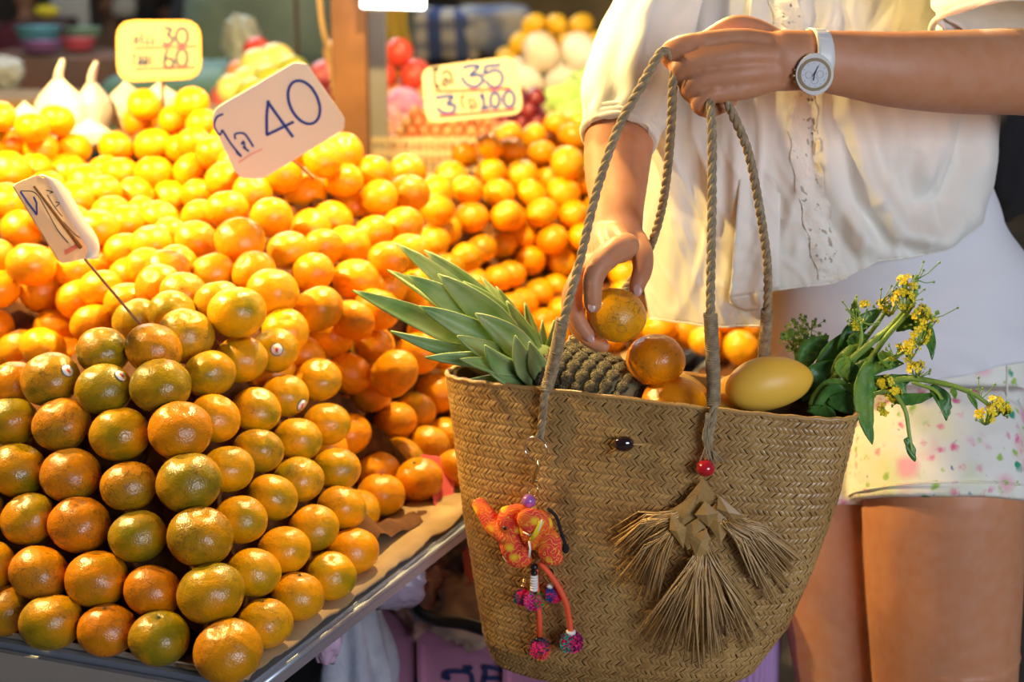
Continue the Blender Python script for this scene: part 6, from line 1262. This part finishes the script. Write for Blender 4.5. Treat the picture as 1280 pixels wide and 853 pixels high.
def fruits(n, name, lab, cat, group, m_list, spots, r0, r1, shape=(1, 1, 1), mx=1):
    me = []
    for m in m_list:
        b = bmesh.new(); ball(b, (0, 0, 0), 1, 18, 12, shape); q = bpy.data.meshes.new(name); b.to_mesh(q); b.free(); q.materials.append(m); q.polygons.foreach_set('use_smooth', [True]*len(q.polygons)); me.append(q)
    for (p, r) in spots:
        o = bpy.data.objects.new(name, rng.choice(me)); COL.objects.link(o); o.location = p; o.scale = (r, r, r); o.rotation_euler = (rng.uniform(-.5, .5), rng.uniform(-.5, .5), rng.uniform(0, 6)); tag(o, lab, cat, group)
def heap(cx, cy, z0, wx, wy, h, r, jitter=.2):
    """layered heap on a base: list of (pos, r)"""
    out = []; z = z0+r; lay = 0; W_, D_ = wx, wy
    while W_ > r and D_ > r*.5 and z < z0+h+r:
        nx = max(1, int(W_/(2*r))); ny = max(1, int(D_/(2*r)))
        for i in range(nx):
            for j in range(ny):
                if lay == 0 or True:
                    if 0 < i < nx-1 and 0 < j < ny-1 and W_-2.2*r > 2*r and z+1.5*r < z0+h: continue
                    out.append((Vector((cx+(i-(nx-1)/2)*2.02*r+rng.uniform(-jitter, jitter)*r*.5, cy+(j-(ny-1)/2)*2.02*r+rng.uniform(-jitter, jitter)*r*.5, z)), r*rng.uniform(.92, 1.0)))
        z += r*1.45; W_ -= 2*r*.95; D_ -= 2*r*.95; lay += 1
    return out
M_LONG = mat('salmon_fruit', (.80, .27, .10), .35, coat=.4); M_LONG2 = mat('tan_fruit', (.70, .38, .14), .4, coat=.3)
fruits(0, 'small_fruit', 'small pinkish orange fruit heaped in the cream basket', 'fruit', 'small pinkish fruit in the cream basket', [M_LONG, M_LONG, M_LONG2], heap(-.15, 3.60, .885, .34, .24, .10, .0135), .0, .0)
M_GR1 = mat('red_plum', (.30, .03, .04), .25, coat=.5); M_GR2 = mat('purple_plum', (.16, .03, .08), .25, coat=.5)
fruits(0, 'plum', 'dark red plum heaped right of the cream basket', 'plum', 'dark red plums on the stall', [M_GR1, M_GR2, M_GR1], heap(.02, 3.92, .856, .40, .30, .14, .021), 0, 0)
fruits(0, 'plum', 'red plum heaped at the foot of the brown post', 'plum', 'red plums by the brown post', [M_GR1], heap(-.42, 3.80, .856, .20, .16, .12, .019), 0, 0)
M_AP = [mat('red_apple', (.70, .07, .04), .3, coat=.4), mat('peach_apple', (.88, .36, .14), .3, coat=.4), mat('yellow_apple', (.90, .58, .14), .3, coat=.4), mat('pink_apple', (.80, .16, .16), .3, coat=.4)]
fruits(0, 'apple', 'apple in the mixed red and yellow heap behind the posts', 'apple', 'apples heaped behind the posts', M_AP, heap(-.40, 4.30, .856, .52, .40, .24, .042), 0, 0)
fruits(0, 'apple', 'apple in the heap left of the brown post', 'apple', 'apples left of the brown post', M_AP, heap(-.72, 4.35, .856, .40, .40, .20, .042), 0, 0)
fruits(0, 'pink_ball', 'round fruit in bright pink net just right of the grey post', 'fruit', None, [mat('pink_wrap', (.85, .16, .55), .4, vary=(6, (.88, .55, .60)))], [(P(505, 135, 3.85), .053)], 0, 0)
fruits(0, 'pink_ball', 'round pale fruit half wrapped in pink beside the grey post', 'fruit', None, [mat('pale_wrap', (.90, .68, .45), .4, vary=(5, (.85, .25, .50)))], [(P(484, 152, 3.75), .045)], 0, 0)
fruits(0, 'pale_melon', 'pale melon in the cream heap right of the sign reading 35', 'melon', 'pale melons on the stall', [mat('pale_melon', (.80, .68, .46), .5), mat('white_melon', (.85, .78, .62), .5)], heap(.14, 4.45, .856, .46, .60, .20, .055), 0, 0)
fruits(0, 'yellow_mango', 'yellow mango in the heap at the back of the stall', 'mango', 'yellow mangoes at the back of the stall', [mat('golden_mango', (.85, .50, .02), .4)], heap(.15, 5.15, .955, .40, .30, .14, .040), 0, 0, (1.2, .85, .9))
bm = bmesh.new(); box(bm, (.32, 5.15, .477), (.90, .44, .954), bev=.005); tag(mk('wooden_box', bm, M_WOOD, None, smooth=False), 'wooden box carrying the yellow mangoes at the back of the stall', 'box')
bm = bmesh.new(); box(bm, (.58, 5.2, .99), (.30, .28, .07), bev=.015); tag(mk('red_tray', bm, mat('red_plastic', (.60, .05, .03), .4), None, smooth=False), 'red plastic tray beside the yellow mangoes', 'tray')
M_LET = mat('pale_lettuce', (.62, .78, .30), .6, bump=(50, .6, .004), vary=(14, (.30, .62, .06)))
for k, (x, y, d, r) in enumerate(((712, 128, 3.75, .055), (738, 112, 3.85, .06), (758, 140, 3.7, .055), (728, 145, 3.6, .045), (760, 98, 3.95, .05))):
    crumple('lettuce', P(x, y, d), 0, 0, r, r*.9, r*.8, M_LET, ['leftmost pale green lettuce head near the red plums', 'pale green lettuce head in the middle of the pile left of her sleeve', 'pale green lettuce head partly hidden by her rolled cuff', 'small low lettuce head in front of the others', 'highest lettuce head, behind the others beside her sleeve'][k], 'lettuce', 20+k, .35, None, 'lettuces by her sleeve')
# melons left
fruits(0, 'green_melon', 'yellow-green melon behind the card reading 40', 'melon', 'green melons behind the card reading 40', [mat('lime_melon', (.42, .45, .04), .3, coat=.4), mat('lemon_melon', (.80, .68, .20), .3, coat=.4)], [(P(322, 85, 3.75), .048), (P(345, 80, 3.8), .052), (P(366, 92, 3.75), .045), (P(338, 104, 3.6), .045), (P(308, 106, 3.65), .042), (P(290, 112, 3.5), .036), (P(318, 122, 3.45), .045), (P(355, 112, 3.6), .04)], 0, 0)
for o, w_ in zip([o for o in COL.objects if o.name.startswith('green_melon')], ('left one of the top row', 'middle one of the top row', 'right one of the top row', 'middle one of the second row', 'left one of the second row', 'small leftmost one', 'lowest one, half hidden', 'right one, half hidden')):
    o['label'] = 'yellow-green melon behind the card reading 40, '+w_
bm = bmesh.new(); box(bm, (-.72, 3.74, .918), (.42, .36, .122), bev=.01); tag(mk('carton_stack', bm, M_CARD, None, smooth=False), 'tall brown carton carrying the green melons left of the posts', 'box')
# teal tarpaulin draped over boxes
M_TEAL = mat('grey_green_tarp', (.16, .22, .17), .6, bump=(9, .4, .02), vary=(4, (.10, .15, .12)))
def draped(name, c, sx, sy, sz, m, lab, cat, seed=0):
    bm = bmesh.new(); bmesh.ops.create_cube(bm, size=2); bmesh.ops.subdivide_edges(bm, edges=bm.edges[:], cuts=14, use_grid_fill=True)
    for v in bm.verts:
        p = v.co.copy(); l = (abs(p.x)**6+abs(p.y)**6+abs(p.z)**6)**(1/6); p = p/l; n = 1+.05*nz(p.x*2+seed, p.y*2, p.z*2)+.02*math.sin(p.x*14+seed+p.y*9)*(1-p.z)*.5
        v.co = Vector(c)+Vector((p.x*sx*n, p.y*sy*n, p.z*sz*n))
    for v in bm.verts: v.co.z = max(.0, v.co.z)
    return tag(mk(name, bm, m), lab, cat)
c = P(335, 75, 5.2); draped('tarp_covered_boxes', (c.x+.02, c.y+.85, .66), .44, .45, .70, M_TEAL, 'boxes under a grey green tarpaulin left of the posts', 'tarpaulin', 1)
c = P(225, 115, 4.6); draped('tarp_covered_boxes', (c.x, c.y+.3, .48), .30, .32, .52, mat('teal_tarp', (.10, .22, .19), .6, bump=(9, .4, .02)), 'low boxes under a teal tarpaulin behind the yellow-bordered card', 'tarpaulin', 3)
crumple('plastic_bag', P(303, 52, 4.7), 0, 0, .055, .04, .075, mat('clear_bag', (.45, .50, .46), .3, trans=.3), 'clear plastic bag hanging in front of the grey green tarpaulin', 'plastic bag', 30, .3)
# plaid cloth bundle
M_PLAID = mat('plaid', (.1, .15, .35), .9); nt, N, L, bs = nodes(M_PLAID); tc = N.new('ShaderNodeTexCoord').outputs['Object']
w1 = texn(N, L, 'Wave', tc, 3.2, 0, Distortion=1.2, bands_direction='X'); w2 = texn(N, L, 'Wave', tc, 4.0, 0, Distortion=1.5, bands_direction='Z')
c1 = mixc(N, L, ramp(N, L, w1.outputs['Fac'], .45, .55), (.04, .07, .20), (.38, .36, .34)); c2 = mixc(N, L, ramp(N, L, w2.outputs['Fac'], .55, .65, (0,)*3, (.6,)*3), c1, (.05, .07, .16)); L.new(c2, bs.inputs['Base Color'])
c = P(585, 38, 5.9); draped('plaid_bundle', (c.x-.10, c.y+.1, c.z-.02), .17, .2, .10, M_PLAID, 'bundle of blue and white plaid cloth, its left half', 'cloth', 5); draped('plaid_bundle', (c.x+.10, c.y+.1, c.z-.0), .15, .2, .09, mat('pale_plaid', (.40, .38, .34), .9, vary=(8, (.08, .12, .26))), 'paler folded plaid cloth lying on the right half of the bundle', 'cloth', 6)
bm = bmesh.new(); box(bm, (c.x, c.y+.15, (c.z-.125)/2), (.50, .5, c.z-.125), bev=.01); tag(mk('dark_box', bm, mat('maroon_box', (.10, .04, .05), .8), None, smooth=False), 'dark maroon box under the plaid cloth bundle', 'box')
bm = bmesh.new(); q = P(494, 30, 5.2); grid(bm, lambda u, v: Vector((q.x-.05+.10*u+.01*math.sin(v*9), q.y+.01*math.sin(u*12), q.z+.18-.32*v)), 16, 16); o = mk('ochre_cloth', bm, mat('ochre_cloth', (.32, .22, .03), .9)); tag(o, 'ochre cloth hanging right of the grey post', 'cloth'); solid(o, .004)
# left distance: tubs, counter, shoppers
M_BLUE = mat('blue_plastic', (.10, .35, .45), .5)
def tub(x, y, d, w, h, m, lab):
    c = P(x, y, d); k = d/F; bm = bmesh.new(); tube(bm, [c+Vector((0, 0, -h/2*k)), c+Vector((0, 0, h/2*k*.9)), c+Vector((0, 0, h/2*k))], [(w*.36*k, w*.30*k), (w*.48*k, w*.34*k), (w*.50*k, w*.36*k)], 32); return tag(mk('plastic_tub', bm, m), lab, 'tub', 'stacked plastic tubs at the back left')
tub(48, 42, 6.2, 62, 19, M_BLUE, 'blue plastic tub at the back left'); tub(104, 41, 6.3, 50, 14, mat('sea_green_plastic', (.20, .38, .30), .5), 'sea green plastic tub right of the blue one')
tub(52, 58, 6.1, 54, 14, mat('violet_plastic', (.30, .14, .38), .5), 'violet plastic tub under the blue one'); tub(98, 55, 6.2, 46, 15, mat('rose_plastic', (.60, .10, .16), .5), 'rose red plastic tub under the sea green one')
c = P(75, 68, 6.2); bm = bmesh.new(); box(bm, (c.x, c.y+.1, c.z/2), (.62, .5, c.z), bev=.01); tag(mk('brown_counter', bm, mat('russet_board', (.16, .06, .04), .8, vary=(3, (.10, .06, .04)))), 'reddish brown counter carrying the coloured tubs', 'counter')
c = P(20, 118, 4.2); bm = bmesh.new(); box(bm, (c.x-.1, c.y, c.z/2), (.5, .3, c.z), bev=.01); tag(mk('tan_counter', bm, mat('tan_board', (.30, .20, .10), .8)), 'low tan counter at the left edge behind the bags', 'counter')
c = P(5, 92, 5.0); crumple('plastic_bag', c, 0, 0, .06, .05, .05, mat('grey_bag', (.40, .42, .40), .4), 'pale grey plastic bag at the left edge beyond the heap', 'plastic bag', 41, .3)
c = P(88, 12, 8.0); bm = bmesh.new(); box(bm, c, (.20, .04, .20), bev=.01)
M_CH = mat('grey_white_panel', (.34, .35, .36), .6); gb = thing('plastic_chair', (c.x, c.y-.15, 0), 'pale grey plastic chair behind the coloured tubs', 'chair'); mk('backrest', bm, M_CH, gb)
bm = bmesh.new(); box(bm, (c.x, c.y-.17, c.z-.35), (.22, .34, .03), bev=.01); mk('seat', bm, M_CH, gb)
for dx, dy in ((-.09, 0), (.09, 0), (-.09, -.3), (.09, -.3)):
    bm = bmesh.new(); h_ = c.z-.09 if dy == 0 else c.z-.36; box(bm, (c.x+dx, c.y+dy, h_/2), (.025, .025, h_)); mk('leg', bm, M_CH, gb)
def shopper(x, y, d, shirt, lab, skin=(.30, .16, .10), head_r=.095, zl=None, arm=True):
    """standing or seated figure: x,y picture position of the head centre"""
    h = P(x, y, d); t = thing('person', (h.x, h.y, 0), lab, 'person', 'shoppers in the distance'); bm = bmesh.new(); z = h.z; H = max(z, 1.0)
    ball(bm, h, head_r, 20, 14, (.82, .95, 1.1)); Wt(bm, [(h.x, h.y, z-.08, .045, .05), (h.x, h.y, z-.16, .05, .05), (h.x, h.y, z-.20, .16, .08), (h.x, h.y, z-.30, .18, .10), (h.x, h.y, z-.50, .15, .10), (h.x, h.y, z-.68, .17, .12)], 20, up=(0, 1, 0))
    for s in (-1, 1):
        Wt(bm, [(h.x+s*.17, h.y, z-.23, .05, .05), (h.x+s*.22, h.y-.02, z-.42, .042, .042), (h.x+s*.20, h.y-.14, z-.56, .034, .034), (h.x+s*.12, h.y-.24, z-.55, .03, .03)], 14, round_end=True)
        Wt(bm, [(h.x+s*.09, h.y, z-.62, .085, .085), (h.x+s*.10, h.y-.05, (z-.62)*.55, .065, .065), (h.x+s*.10, h.y, .06, .045, .05)], 14, round_end=True, up=(0, 1, 0))
    o = mk('body', bm, mat('shopper_skin', skin, .6), t); remesh(o, .014, 3)
    bm = bmesh.new(); Wt(bm, [(h.x, h.y, z-.17, .075, .07), (h.x, h.y, z-.21, .18, .10), (h.x, h.y, z-.32, .20, .125), (h.x, h.y, z-.50, .175, .125), (h.x, h.y, z-.70, .19, .14)], 24, up=(0, 1, 0))
    for s in (-1, 1): Wt(bm, [(h.x+s*.15, h.y, z-.22, .07, .07), (h.x+s*.21, h.y-.01, z-.38, .06, .06)], 14, up=(0, 1, 0))
    o = mk('shirt', bm, mat('shirt_cloth', shirt, .9), t); remesh(o, .014, 3)
    bm = bmesh.new(); ball(bm, h+Vector((0, .015, .022)), head_r*1.08, 20, 14, (.86, .98, 1.05)); mk('hair', bm, M_HAIR, t)
    bm = bmesh.new()
    for s in (-1, 1): Wt(bm, [(h.x+s*.09, h.y, z-.62, .10, .10), (h.x+s*.10, h.y-.05, (z-.62)*.55, .08, .08), (h.x+s*.10, h.y, .12, .06, .06)], 14, up=(0, 1, 0))
    mk('trousers', bm, mat('trouser_cloth', (.04, .04, .06), .9), t)
    return t
shopper(278, -70, 6.6, (.012, .012, .014), 'person in black seen from behind at the top left centre'); shopper(322, -62, 8.2, (.42, .34, .02), 'person in a mustard yellow top next to the one in black', (.3, .2, .14))
shopper(209, 14, 11.5, (.35, .36, .38), 'distant seated person with dark hair above the yellow-bordered card'); shopper(137, 4, 9.5, (.30, .18, .12), 'distant person with dark hair beyond the coloured tubs'); shopper(30, -14, 8.4, (.14, .03, .05), 'distant person in a maroon top at the top left')
c = P(155, 8, 9.0); crumple('plastic_bag', c, 0, 0, .07, .05, .07, mat('white_sack_far', (.55, .55, .56), .5), 'white bag in the distance right of the coloured tubs', 'plastic bag', 52, .2)
c = P(345, 2, 6.0); crumple('plastic_bag', P(352, 2, 6.0), 0, 0, .05, .04, .05, mat('white_sack_far', (.60, .62, .62), .5), 'white bag above the grey green tarpaulin', 'plastic bag', 55, .2)
q = P(58, 14, 7.4); bm = bmesh.new(); box(bm, (q.x, q.y+.05, (q.z-.032)/2), (.22, .2, q.z-.032), bev=.01); tag(mk('dark_carton', bm, mat('dark_carton', (.06, .03, .03), .8)), 'dark tall carton carrying the small yellow bundle at the top left', 'box')
bm = bmesh.new(); ball(bm, q, .045, 16, 10, (1.4, .8, .7)); tag(mk('yellow_cloth', bm, mat('bright_yellow_cloth', (.55, .45, .02), .8)), 'small bright yellow bundle above the coloured tubs', 'cloth')
# dark bag strap figure at her left side
crumple('black_bag', Vector((.66, 2.02, 1.13)), 0, 0, .055, .06, .10, M_DARK, 'black shoulder bag hanging behind her left side', 'bag', 60, .15)
